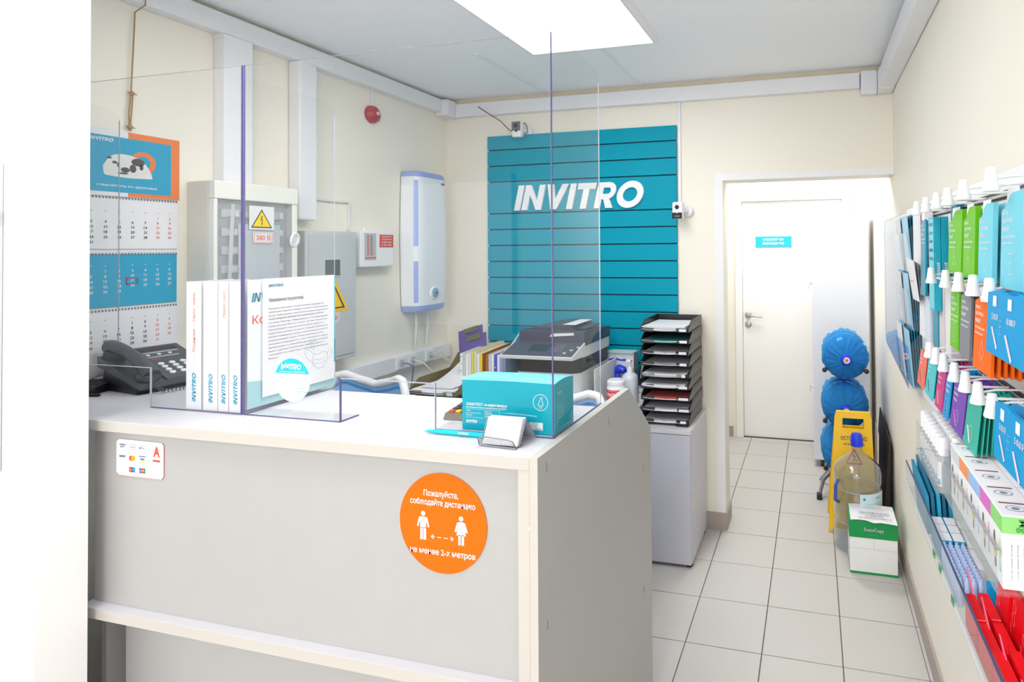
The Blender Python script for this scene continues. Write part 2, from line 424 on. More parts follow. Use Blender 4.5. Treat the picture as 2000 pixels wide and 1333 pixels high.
# ================================================================== TEAL SLAT PANEL AND SIGN
sx0, sx1, st = -1.944, -.7455, 2.258
sp = thing('slat_wall_panel', 'teal grooved slat panel on the cream back wall behind the white letters', 'wall panel', ((sx0+sx1)/2, YB, .80))
part('backing', MB().box(sx0+.004, sx1-.004, YB-.006, YB-.001, .80, st-.004), M('groove_dark_teal', (6, 66, 84), .6), sp)
z = st; k = 0
while z > .82:
    h = .0905 if k == 0 else .195 if k == 3 else .0975      # the slat behind the letters is double height
    z0 = max(z-h+.007, .80)
    part('slat', MB().cbox(sx0, sx1, YB-.020, YB-.006, z0, z, .0025), TEAL, sp)
    z -= h; k += 1
sgn = thing('wall_sign', 'big slanted white raised letters reading INVITRO on the teal slats', 'sign', (-1.338, YB-.024, 1.797))
for i in range(7):
    part('letter', brand(MB(), (-1.756, YB-.021, 1.797), X, Z, .834, .150, depth=.014, off=0, only=i), M('white_sign_letter', (238, 239, 242), .4), sgn)

# thin cable duct beside the slats down to the small camera
single('cable_duct', MB().cbox(-.738, -.722, YB-.012, YB-.001, 1.79, 2.388, .003), TRUNKW, 'thin white vertical cable duct right of the teal slats', 'cable duct')
def camera_box(name, lab, c, dark_top, aim):
    """small cube security camera; c: centre of body"""
    t = thing(name, lab, 'security camera', (c[0], c[1], c[2]), aim)
    part('body', MB().cbox(-.030, .030, -.020, .020, -.047, .047, .010), WHITE, t, world=False)
    if dark_top:
        part('face', MB().cbox(-.028, .028, -.0225, -.0195, -.010, .044, .004), MIDG, t, world=False)
        part('lens', MB().lathe([(.012, 0), (.012, .003), (.008, .004)], (0, -.022, .020), (0, -1, 0)), BLACK, t, world=False)
        part('sensor', MB().lathe([(.009, 0), (.009, .003)], (.002, -.022, -.010), (0, -1, 0), 16), DARK, t, world=False)
    else:
        part('face', MB().cbox(-.029, .029, -.0225, -.0195, -.046, -.012, .004), BLACK, t, world=False)
        part('lens', MB().lathe([(.012, 0), (.012, .003), (.008, .004)], (0, -.020, .018), (0, -1, 0)), BLACK, t, world=False)
        part('sensor', MB().lathe([(.006, 0), (.006, .004)], (.002, -.022, -.010), (0, -1, 0), 16), WHITE, t, world=False)
        part('lettering', put_text(MB(), 'microdigital', (0, -.0228, -.032), X, Z, w=.030), WHITE, t, world=False)
    part('bracket', MB().lathe([(.030, 0), (.030, .008), (.010, .012), (.010, .075)], (.03, YB-c[1]-.004 if not dark_top else YB-c[1]-.004, 0), (-.25, -1, 0), 20), WHITE, t, world=False)
    return t
camera_box('security_camera', 'small white security camera with a dark grey face above the slat panel', (-1.700, YB-.085, 2.275), True, 0)
camera_box('security_camera', 'small white and black security camera at the right edge of the slat panel', (-.722, YB-.085, 1.768), False, R(-8))
wr = MB()
wr.tube([(-1.985, YB-.048, 2.442), (-1.97, YB-.07, 2.430), (-1.90, YB-.07, 2.385), (-1.82, YB-.07, 2.335), (-1.77, YB-.07, 2.285), (-1.735, YB-.06, 2.262), (-1.70, YB-.05, 2.262)], .0028)
wr.tube([(-1.685, YB-.055, 2.31), (-1.665, YB-.06, 2.318), (-1.652, YB-.06, 2.295), (-1.650, YB-.06, 2.26), (-1.66, YB-.06, 2.25)], .0028)
single('camera_cable', wr, M('dark_red_cable', (130, 40, 50), .5), 'dark red cable running from the trunking to the camera above the slats', 'cable', smooth=True)

# ================================================================== LEFT WALL: calendar, boxes, heater
a, b, n = Y, Z, X          # right, up, normal as seen facing the left wall from the room
def onleft(y, z, x): return (x, y, z)
cal = thing('wall_calendar', 'three-month wall calendar with a bulldog on a blue and orange header', 'calendar', (XL+.006, 1.414, 1.13))
cy0, cy1 = 1.255, 1.573
part('backing_board', MB().box(XL+.001, XL+.004, cy0+.004, cy1-.006, 1.13, 1.962), PAPER, cal)
hdr = MB().box(XL+.004, XL+.008, cy0, cy1, 1.748, 1.967)
part('header', hdr, PAPER, cal)
part('orange_half', MB().box(XL+.008, XL+.0086, 1.414, cy1, 1.749, 1.966), ORANGEC, cal)
part('blue_picture', MB().box(XL+.0086, XL+.0092, cy0+.006, 1.545, 1.762, 1.945), M('calendar_blue', (18, 160, 200), .5), cal)
px_ = XL+.0094
O = (px_, 0, 0)
part('orange_ring', (lambda m: [m.add([(px_, q[0], q[1]) for q in quad], [[0, 1, 2, 3]]) for quad in
      [[(1.458+.022*cos(t0), 1.868+.022*sin(t0)), (1.458+.038*cos(t0), 1.868+.038*sin(t0)), (1.458+.038*cos(t1), 1.868+.038*sin(t1)), (1.458+.022*cos(t1), 1.868+.022*sin(t1))]
       for t0, t1 in [(2*pi*k/28, 2*pi*(k+1)/28) for k in range(28)]]] and m)(MB()), ORANGEC, cal)
dog = MB()
body = [(1.345, 1.823), (1.343, 1.845), (1.352, 1.862), (1.36, 1.876), (1.375, 1.886), (1.395, 1.890), (1.42, 1.889), (1.445, 1.880), (1.462, 1.868), (1.474, 1.85), (1.482, 1.835), (1.486, 1.816), (1.46, 1.814), (1.43, 1.812), (1.40, 1.812), (1.37, 1.814), (1.35, 1.816)]
flat(dog, [(p[0], p[1]) for p in body], (px_, 0, 0), Y, Z, .0002)
dg = part('dog_picture', dog, M('dog_white', (226, 224, 222), .6, var=.12, scale=60), cal)
dk = MB()
for c, rx, ry in (((1.375, 1.860), .007, .005), ((1.442, 1.868), .020, .013), ((1.427, 1.845), .010, .014), ((1.405, 1.838), .013, .009), ((1.385, 1.853), .004, .008), ((1.398, 1.826), .016, .003), ((1.452, 1.852), .006, .010), ((1.36, 1.874), .007, .004)):
    flat(dk, disc(c, rx, 14, ry), (px_, 0, 0), Y, Z, .0004)
part('dog_patches', dk, M('dog_dark', (84, 82, 82), .7, var=.2, scale=80), cal)
tw = MB()
brand(tw, (px_, 1.305, 1.926), Y, Z, .068)
put_text(tw, 'УЛЫБАЙТЕСЬ НА ЗДОРОВЬЕ', (px_, 1.412, 1.783), Y, Z, w=.175, h=.009, bold=.03)
part('lettering', tw, PAPER, cal)
def month(z1, z0, first, ndays, blue, row0):
    m = M('calendar_blue', (18, 160, 200), .5) if blue else PAPER
    padm = MB().box(XL+.005, XL+.0085, cy0+.002, cy1-.004 if not blue else cy1-.008, z0, z1)
    p = part('month_pad', padm, m, cal)
    bk = MB(); rd = MB(); d = 1; ox = XL+.0088
    ys = [1.3135+.0379*c for c in range(7)]
    for c in range(7): (rd if c > 4 and not blue else bk).box(ox, ox+.0002, ys[c]-.003, ys[c]+.003, row0+.0175, row0+.0188)
    r = 0; c = first
    while d <= ndays:
        put_text(rd if c > 4 and not blue else bk, str(d), (ox, ys[c], row0-.0168*r), Y, Z, h=.0088, bold=.02)
        d += 1; c += 1
        if c == 7: c = 0; r += 1
    part('dates', bk, PAPER if blue else INK, cal)
    if not blue: part('weekend_dates', rd, SALMON, cal)
    sp_ = MB()
    for k in range(34): sp_.box(XL+.0075, XL+.010, cy0+.006+k*.0091, cy0+.0095+k*.0091, z1-.003, z1+.004)
    part('spiral_binding', sp_, GREYINK, cal)
month(1.742, 1.574, 5, 31, False, 1.680)
month(1.556, 1.384, 1, 30, True, 1.501)
month(1.372, 1.14, 3, 31, False, 1.324)
mk = MB()
for q in ((1.409, 1.443, 1.474, 1.4765), (1.409, 1.443, 1.455, 1.4575), (1.409, 1.4115, 1.455, 1.4765), (1.4405, 1.443, 1.455, 1.4765)): mk.box(XL+.010, XL+.0105, *q)
part('date_marker', mk, M('marker_red', (190, 30, 40), .4), cal)
rp = MB().tube([(XL+.01, 1.416, 1.972), (XL+.012, 1.413, 2.03), (XL+.010, 1.420, 2.10), (XL+.013, 1.424, 2.25), (XL+.011, 1.430, 2.38), (XL+.055, 1.432, 2.40), (XL+.056, 1.434, 2.47)], .0022)
rp.tube([(XL+.012, 1.419, 1.972), (XL+.014, 1.417, 2.0), (XL+.013, 1.424, 2.10)], .0022)
for zz, yy in ((2.10, 1.422), (1.985, 1.417)): rp.lathe([(.001, -.008), (.007, -.004), (.008, 0), (.006, .005), (.001, .008)], (XL+.012, yy, zz), Z, 10).tube([(XL+.014, yy-.014, zz+.002), (XL+.014, yy, zz), (XL+.014, yy+.013, zz-.002)], .0018)
single('twine', rp, M('jute_twine', (176, 140, 96), .9, var=.15, scale=120), 'knotted brown twine hanging down to the wall calendar', 'string', smooth=True)

# vertical trunking from the ceiling run down to the fuse box; wider duct beside it
single('cable_duct', MB().cbox(XL+.001, XL+.052, 1.700, 1.815, 1.825, 2.404, .003).box(XL+.001, XL+.05, 1.698, 1.7035, 2.385, 2.404), TRUNKW, 'wide white vertical cable duct rising from the cream fuse box', 'cable duct')
dd = MB().cbox(XL+.001, XL+.062, 2.02, 2.115, 1.700, 2.404, .010)
single('cable_duct', dd, TRUNKW, 'white round-cornered duct ending above the grey steel box', 'cable duct')
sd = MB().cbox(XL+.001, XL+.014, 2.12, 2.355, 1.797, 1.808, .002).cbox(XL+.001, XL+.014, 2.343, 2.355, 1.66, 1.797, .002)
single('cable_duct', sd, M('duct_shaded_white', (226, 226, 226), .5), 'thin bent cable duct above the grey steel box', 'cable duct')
single('cable_duct', MB().cbox(XL+.001, XL+.010, 2.503, 2.512, 2.30, 2.404, .002), TRUNKW, 'very thin white duct above the red alarm bell', 'cable duct')

fx = -2.1146
fb = thing('fuse_box', 'cream fuse box with a clear door and yellow high voltage warning', 'electrical box', (XL, 1.77, 1.36))
zt, zb, ya, yb2 = 1.824, 1.36, 1.605, 1.95
part('housing', MB().cbox(XL, fx-.03, ya, yb2, zb, zt, .006), CREAMP, fb)
fm = MB().cbox(fx-.03, fx+.004, ya, yb2, 1.757, zt, .005).cbox(fx-.03, fx, ya, ya+.014, zb, 1.757, .003).cbox(fx-.03, fx, 1.925, yb2, zb, 1.757, .003).cbox(fx-.03, fx, ya+.014, 1.925, zb, zb+.02, .003)
part('door_frame', fm, M('fuse_box_frame', (236, 235, 228), .4), fb)
part('recess', MB().box(fx-.029, fx-.0285, ya+.014, 1.925, zb+.02, 1.757), M('grey_recess', (176, 180, 186), .5, var=.05), fb)
for k, zz in enumerate((1.69, 1.62, 1.55, 1.48)):
    part('breaker_rail', MB().cbox(fx-.0285, fx-.020, 1.648, 1.90, zz, zz+.032, .003), M('rail_grey', (214, 216, 220), .4), fb)
    for q in range(12):
        if (q*7+k*5) % 5 == 0: continue
        part('breaker', MB().cbox(fx-.0215, fx-.012, 1.652+q*.0205, 1.669+q*.0205, zz+.004, zz+.028, .002), WHITE if q % 3 else M('breaker_grey', (160, 165, 172), .4), fb)
part('label_strip', MB().add([(fx-.010, 1.676, 1.742), (fx-.010, 1.690, 1.742), (fx-.010, 1.678, 1.45), (fx-.010, 1.664, 1.45), (fx-.011, 1.676, 1.742), (fx-.011, 1.690, 1.742), (fx-.011, 1.678, 1.45), (fx-.011, 1.664, 1.45)], [(0, 3, 2, 1), (4, 5, 6, 7), (0, 1, 5, 4), (3, 7, 6, 2), (0, 4, 7, 3), (1, 2, 6, 5)]), PAPER, fb)
part('door_note', MB().box(fx-.006, fx-.005, 1.700, 1.872, 1.452, 1.668), M('pale_paper', (222, 228, 234), .6), fb)
part('door_pane', MB().box(fx-.004, fx-.002, ya+.014, 1.925, zb+.02, 1.757), clear('grey_clear_door', (.93, .94, .95), 1.2, haze=.12, hazec=(.75, .77, .8)), fb)
part('door_lock', MB().lathe([(.004, 0), (.030, 0), (.034, .004), (.030, .010), (.020, .010), (.018, .006)], (fx-.001, 1.932, 1.610), (1, .35, -.15), 28), WHITE, fb, smooth=True)
ws = thing('warning_sign', 'white square warning sign with yellow lightning triangle on the fuse box', 'sign', (fx, 1.79, 1.647))
part('plate', MB().box(fx-.001, fx+.0005, 1.738, 1.842, 1.647, 1.740), PAPER, ws)
tri = lambda s, cy, cz, ox, m=1.0: [(cy-s/2, cz), (cy+s/2, cz), (cy, cz+s*.87*m)]
part('triangle_border', flat(MB(), tri(.090, 1.789, 1.654, 0, .95), (fx+.0005, 0, 0), Y, Z, .0004), M('warning_dark', (70, 70, 40), .5), ws)
part('triangle', flat(MB(), tri(.074, 1.789, 1.659, 0, .95), (fx+.0005, 0, 0), Y, Z, .0008), YELP, ws)
def bolt(mb, cy, cz, s, ox):
    pts = [(0, .5), (-.16, .02), (.02, .06), (-.04, -.3), (-.10, -.26), (0, -.5), (.10, -.22), (.03, -.27), (.12, .16), (-.04, .10), (.10, .5)]
    return flat(mb, [(cy+p[0]*s, cz+p[1]*s) for p in pts], (ox, 0, 0), Y, Z, .0012)
part('lightning', bolt(MB(), 1.789, 1.683, .038, fx+.0005), INK, ws)
v3 = thing('voltage_label', 'small white label reading 380 В in red below the warning triangle', 'sign', (fx, 1.796, 1.596))
part('plate', MB().box(fx-.001, fx+.0005, 1.754, 1.838, 1.594, 1.638), PAPER, v3)
fr_ = MB()
for q in ((1.757, 1.835, 1.633, 1.635), (1.757, 1.835, 1.597, 1.599), (1.757, 1.759, 1.597, 1.635), (1.833, 1.835, 1.597, 1.635)): fr_.box(fx+.0005, fx+.0009, *q)
put_text(fr_, '380 В', (fx+.0006, 1.796, 1.616), Y, Z, w=.060, h=.022, bold=.015)
part('lettering', fr_, SALMON, v3)

gb = thing('steel_box', 'flat grey steel electrical box with a small window on the left wall', 'electrical box', (XL, 2.165, 1.05))
gx = -2.15
part('housing', MB().cbox(XL, gx-.004, 2.023, 2.309, 1.054, 1.652, .004), GREYB, gb)
part('door', MB().cbox(gx-.004, gx, 2.040, 2.292, 1.072, 1.636, .003), M('steel_door', (190, 195, 199), .35, scale=4), gb)
part('window_frame', MB().cbox(gx-.001, gx+.003, 2.113, 2.214, 1.438, 1.530, .002), GREYB, gb)
part('window_pane', MB().box(gx+.003, gx+.0035, 2.122, 2.206, 1.447, 1.521), M('smoked_glass', (96, 104, 108), .15), gb)
ys_ = thing('warning_sign', 'large yellow warning triangle with black border on the grey steel box', 'sign', (gx, 2.165, 1.28))
yo = [(2.080, 1.292), (2.086, 1.281), (2.246, 1.279), (2.252, 1.290), (2.170, 1.448), (2.160, 1.448)]
part('plate', MB().prism(yo, (gx, 0, 0), Y, Z, X, .0002, .001), YELLOW, ys_)
part('border', flat(MB(), [(2.096, 1.294), (2.236, 1.294), (2.166, 1.424)], (gx+.001, 0, 0), Y, Z, .0004), INK, ys_)
part('inner_triangle', flat(MB(), [(2.110, 1.301), (2.222, 1.301), (2.166, 1.406)], (gx+.001, 0, 0), Y, Z, .0008), YELLOW, ys_)
part('lightning', bolt(MB(), 2.164, 1.345, .06, gx+.001), INK, ys_)
v4 = thing('voltage_label', 'small white label with red frame under the large yellow triangle', 'sign', (gx, 2.165, 1.23))
part('plate', MB().box(gx, gx+.001, 2.120, 2.204, 1.230, 1.276), PAPER, v4)
fr_ = MB()
for q in ((2.124, 2.200, 1.270, 1.272), (2.124, 2.200, 1.234, 1.236), (2.124, 2.126, 1.234, 1.272), (2.198, 2.200, 1.234, 1.272)): fr_.box(gx+.001, gx+.0014, *q)
put_text(fr_, '220 В', (gx+.001, 2.162, 1.253), Y, Z, w=.060, h=.022, bold=.015)
part('lettering', fr_, REDP, v4)

al = thing('alarm_box', 'small white alarm control box with a red label left of the water heater', 'alarm box', (XL, 2.48, 1.475))
ax_ = -2.18
part('housing', MB().cbox(XL, ax_, 2.361, 2.598, 1.478, 1.662, .008), WHITE, al)
part('indicator_panel', MB().box(ax_, ax_+.001, 2.390, 2.468, 1.512, 1.650), M('indicator_grey', (196, 190, 192), .5), al)
im = MB(); im2 = MB()
for k in range(11):
    im.box(ax_+.001, ax_+.0014, 2.408, 2.418, 1.634-k*.0095, 1.640-k*.0095); im2.box(ax_+.001, ax_+.0014, 2.426, 2.446, 1.634-k*.0095, 1.639-k*.0095)
im.box(ax_+.001, ax_+.0014, 2.392, 2.466, 1.522, 1.527)
part('indicators', im, REDP, al); part('indicator_labels', im2, GREYINK, al)
part('red_label', MB().box(ax_, ax_+.001, 2.492, 2.590, 1.578, 1.644), M('alarm_red', (226, 84, 74), .5), al)
im = MB()
for k, s_ in enumerate(('ПОЖАРНАЯ', 'СИГНАЛИЗАЦИЯ', '8 800 000', '8 495 000')): put_text(im, s_, (ax_+.001, 2.541, 1.634-k*.0145), Y, Z, w=.07, h=.008, bold=.02)
part('lettering', im, PAPER, al)
part('antenna', MB().lathe([(.006, 0), (.005, .012), (.001, .016)], (-2.21, 2.42, 1.662), Z, 12), WHITE, al)

bell = thing('alarm_bell', 'round red fire alarm bell high on the left wall', 'alarm', (XL, 2.505, 2.27))
part('dome', MB().lathe([(.046, .002), (.046, .012), (.042, .024), (.030, .034), (.012, .040), (0, .041)], (XL, 2.505, 2.275), (1, 0, 0), 32), M('alarm_bell_red', (178, 52, 66), .25), bell, smooth=True)
part('striker', MB().lathe([(.010, 0), (.010, .006), (.004, .009)], (XL+.038, 2.508, 2.279), (1, 0, 0), 14), M('pink_white', (230, 200, 204), .3), bell)

# water heater
HB = M('pale_blue_plastic', (150, 172, 228), .3); HW = M('heater_white', (236, 238, 243), .25)
wh = thing('water_heater', 'tall white wall water heater with pale blue caps and round dial', 'water heater', (XL, 2.857, 1.20))
def hsec(z, k=1.0, wid=.142, dep=.112):
    """half-rounded section, flat on the wall, at height z"""
    w = wid*k; pts = []
    for i in range(17):
        t = pi*i/16; c, s_ = cos(t), sin(t)
        pts.append((XL+.006+dep*k*(abs(s_)**.35), 2.857-w*(1 if c > 0 else -1)*(abs(c)**.42), z))
    return pts
prof = [(1.250, .955), (1.30, .975), (1.45, 1.0), (1.62, 1.02), (1.80, .995), (1.93, .965), (1.975, .955)]
part('body', MB().grid([hsec(z, k) for z, k in prof]), HW, wh, smooth=True)
tp = [(1.975, .957), (1.992, .945), (2.004, .90), (2.008, .80), (2.009, .4), (2.009, .05)]
part('top_cap', MB().grid([hsec(z, k) for z, k in tp]), HB, wh, smooth=True)
bt = [(1.212, .05), (1.212, .7), (1.214, .86), (1.224, .92), (1.250, .957)]
part('bottom_cap', MB().grid([hsec(z, k) for z, k in bt]), HB, wh, smooth=True)
st_ = []
for z0, z1 in ((1.27, 1.50), (1.585, 1.955)):
    zz = [z0+(z1-z0)*i/6 for i in range(7)]
    def kk(z):
        for (za, ka), (zb_, kb) in zip(prof, prof[1:]):
            if za <= z <= zb_: return ka+(kb-ka)*(z-za)/(zb_-za)
        return prof[-1][1]
    rows = [[Vector(p)+Vector((.002, -.001, 0)) for p in hsec(z, kk(z)*1.006)[2:5]] for z in zz]
    part('blue_stripe', MB().grid(rows), HB, wh, smooth=True)
part('dial_ring', MB().lathe([(.040, -.006), (.036, .004), (.030, .006)], (XL+.117, 2.858, 1.316), (1, 0, 0), 32), WHITE, wh, smooth=True)
part('dial', MB().lathe([(.028, .0), (.028, .006), (.022, .010), (0, .011)], (XL+.119, 2.858, 1.316), (1, 0, 0), 32), M('dial_blue', (120, 164, 196), .3), wh, smooth=True)
part('dial_pointer', MB().box(XL+.129, XL+.132, 2.852, 2.864, 1.309, 1.323), DARK, wh)
lo = MB(); flat(lo, disc((2.936, 1.950), .016, 20, .007), (XL+.119, 0, 0), Y, Z, 0)
part('maker_badge', lo, M('navy_print', (70, 90, 150), .4), wh)
pf = MB().tube([(XL+.04, 2.80, 1.215), (XL+.04, 2.80, 1.10), (XL+.03, 2.80, 1.0)], .007).tube([(XL+.04, 2.90, 1.215), (XL+.04, 2.90, 1.12), (XL+.03, 2.90, 1.0)], .007)
part('pipe', pf, M('pipe_white', (225, 226, 226), .4), wh, smooth=True)

# socket trunking along the left wall at desk height
tk = thing('wall_trunking', 'white socket trunking running along the left wall at desk height', 'trunking', (XL, 2.3, .90))
part('channel', MB().cbox(XL, XL+.05, 1.66, 3.10, .905, .985, .004), TRUNKW, tk)
for yy in (2.62, 2.71, 2.86):
    s_ = part('socket', MB().cbox(XL+.05, XL+.060, yy, yy+.075, .915, .978, .006), WHITE, tk)
    part('socket_well', MB().lathe([(.020, .0), (.020, .002)], (XL+.0602, yy+.0375, .947), X, 20), M('socket_grey', (205, 205, 205), .5), s_)
cb = MB().tube([(XL+.07, 2.74, .95), (XL+.12, 2.76, .93), (XL+.16, 2.80, .86), (XL+.10, 2.86, .80), (XL+.14, 2.95, .84), (XL+.2, 3.0, .80)], .004)
cb.tube([(XL+.065, 2.89, .95), (XL+.13, 2.9, .97), (XL+.17, 2.93, .90), (XL+.12, 2.90, .82), (XL+.1, 2.8, .79)], .004)
cb.tube([(XL+.065, 2.90, .94), (XL+.1, 2.94, .93), (XL+.14, 2.99, .88), (XL+.19, 2.93, .84)], .0035)
single('power_cable', cb, M('white_cable', (225, 222, 205), .5), 'tangle of white power cables at the wall sockets', 'cable', smooth=True)
single('power_cable', MB().tube([(XL+.07, 2.655, .945), (XL+.09, 2.665, .945), (XL+.10, 2.70, .925), (XL+.08, 2.72, .88), (XL+.07, 2.72, .80)], .004), M('blue_grey_cable', (120, 130, 170), .5), 'blue-grey plug cable in the first wall socket', 'cable', smooth=True)

# ================================================================== RECEPTION COUNTER
T = 1.13; yf = 1.070
ct = thing('reception_counter', 'light grey laminate reception counter with brightened top and shelf ledge', 'counter', (-1.2, 1.27, 0))
wt = part('worktop', MB().cbox(XL+.002, -.5725, yf, 1.458, T-.027, T, .0012), LAMT, ct)
part('edging', MB().box(-1.845, -.573, yf-.0008, yf, T-.0265, T-.001), EDGE, wt)
prof_ = [(yf-.001, 0), (yf-.001, T), (1.664, T), (1.8976, .9405), (1.8976, 0)]
side = part('side_panel', MB().prism(prof_, (0, 0, 0), Y, Z, X, -.5716, -.5536), LAM, ct)
em = MB().box(-.5716, -.5536, yf-.002, 1.664, T-.0004, T+.0006).box(-.5716, -.5536, yf-.0022, yf-.001, 0, T)
part('edging', em, EDGE, side)
cams_ = MB()
for yy, zz in ((1.105, 1.11), (1.48, 1.095), (1.80, .845), (1.105, .78), (1.105, .56), (1.80, .45)):
    cams_.tube([(-.5535, yy, zz), (-.5532, yy+.004, zz-.005), (-.5532, yy+.005, zz-.014), (-.5533, yy+.002, zz-.022)], .0006, 5)
part('cover_cap_marks', cams_, MIDG, side)
part('front_panel', MB().cbox(-1.833, -.5735, yf+.019, yf+.037, .6535, T-.027, .001), LAM, ct)
part('batten', MB().cbox(-.600, -.5735, yf+.001, yf+.019, 0, T-.0275, .001), EDGE, ct)
part('shelf', MB().cbox(-1.845, -.601, 1.064, yf+.037, .627, .6535, .0012), LAMT, ct)
part('shelf_edging', MB().box(-1.845, -.602, 1.0632, 1.064, .6275, .6528), EDGE, ct)
part('lower_panel', MB().cbox(-1.81, -.601, yf+.075, yf+.093, 0, .627, .001), LAM, ct)
part('corner_screw', MB().lathe([(.0035, 0), (.0035, .001)], (-.5722, yf+.0008, .985), (0, -1, 0), 10), PAPER, ct)
part('added_end_panel', MB().cbox(-1.90, -1.882, yf+.075, 1.455, 0, T-.027, .001), LAM, ct)  # panel added to keep the gap beside the partition dark
dk_ = part('staff_desktop', MB().cbox(-2.238, -.573, 1.42, 1.885, .722, .748, .002), LAMT, ct)

ps = thing('payment_sticker', 'white card payment sticker with a red letter A on the counter front', 'sticker', (-1.674, yf+.018, .986))
yp = yf+.018
part('sticker', MB().prism([(-1.753+.008*(1-cos(t))-.000, 0) for t in (0,)] and
     [(-1.745, .988), (-1.601, .988), (-1.594, .995), (-1.594, 1.073), (-1.601, 1.080), (-1.746, 1.080), (-1.754, 1.072), (-1.754, .996)], (0, yp, 0), X, Z, -Y, .0002, .0012), PAPER, ps)
part('red_rim', MB().prism([(-1.746, .9865), (-1.600, .9865), (-1.5928, .994), (-1.5928, 1.073), (-1.601, 1.080), (-1.747, 1.080), (-1.7552, 1.072), (-1.7552, .995)], (0, yp, 0), X, Z, -Y, 0, .0004), SALMON, ps)
Op = (0, yp-.0012, 0)
pr = MB()
put_text(pr, 'A', (-1.616, yp-.0012, 1.056), X, Z, w=.022, h=.026, bold=.03); flat(pr, rect(-1.628, 1.031, -1.604, 1.036), Op, X, Z)
part('bank_letter', pr, M('bank_red', (236, 70, 40), .4), ps)
pr = MB(); put_text(pr, 'SAMSUNG', (-1.732, yp-.0012, 1.067), X, Z, w=.022, h=.003, bold=.03); put_text(pr, 'pay', (-1.732, yp-.0012, 1.061), X, Z, w=.014, h=.006)
put_text(pr, 'VISA', (-1.664, yp-.0012, 1.034), X, Z, w=.016, h=.006, bold=.03, shear=.2); flat(pr, rect(-1.675, 1.040, -1.653, 1.042), Op, X, Z)
part('navy_marks', pr, M('navy_print', (70, 90, 150), .4), ps)
pr = MB(); put_text(pr, 'G Pay', (-1.698, yp-.0012, 1.062), X, Z, w=.016, h=.006); put_text(pr, ' Pay', (-1.662, yp-.0012, 1.062), X, Z, w=.011, h=.006)
flat(pr, disc((-1.6715, 1.062), .0025, 12), Op, X, Z)
for cx in (-1.698, -1.664):
    for q in ((cx-.011, 1.055, cx+.011, 1.0555), (cx-.011, 1.069, cx+.011, 1.0695), (cx-.011, 1.055, cx-.0105, 1.0695), (cx+.0105, 1.055, cx+.011, 1.0695)): flat(pr, rect(*q), Op, X, Z)
part('pay_marks', pr, GREYINK, ps)
pr = MB(); put_text(pr, 'МИР', (-1.732, yp-.0012, 1.037), X, Z, w=.021, h=.006, bold=.03, shear=.15); part('green_mark', pr, M('mir_green', (40, 130, 110), .4), ps)
part('orange_disc', flat(MB(), disc((-1.695, 1.034), .0068, 18), Op, X, Z, .0009), M('pay_yellow', (250, 170, 20), .4), ps)
part('red_disc', flat(MB(), disc((-1.7025, 1.034), .0068, 18), Op, X, Z, .0006), M('pay_red', (238, 80, 30), .4), ps)
part('yellow_bar', flat(MB(), rect(-1.675, 1.0255, -1.653, 1.0275), Op, X, Z), YELP, ps)
for q, m_ in ((( -1.709, .9985, -1.702, 1.0115), M('pay_red', (238, 80, 30), .4)), ((-1.702, .9985, -1.695, 1.0115), M('navy_print', (70, 90, 150), .4)), ((-1.695, .9985, -1.689, 1.0115), TEALP),
              ((-1.674, .9985, -1.668, 1.0115), M('navy_print', (70, 90, 150), .4)), ((-1.667, .9985, -1.661, 1.0115), REDP), ((-1.660, .9985, -1.654, 1.0115), GREENB)):
    part('card_mark', flat(MB(), rect(*q), Op, X, Z), m_, ps)
part('lettering', put_text(MB(), 'UnionPay', (-1.699, yp-.0012, 1.005), X, Z, w=.014, h=.003, off=.001), PAPER, ps)
pr = MB(); put_text(pr, 'JCB', (-1.664, yp-.0012, 1.005), X, Z, w=.016, h=.004, bold=.02, off=.001)
part('lettering', pr, PAPER, ps)

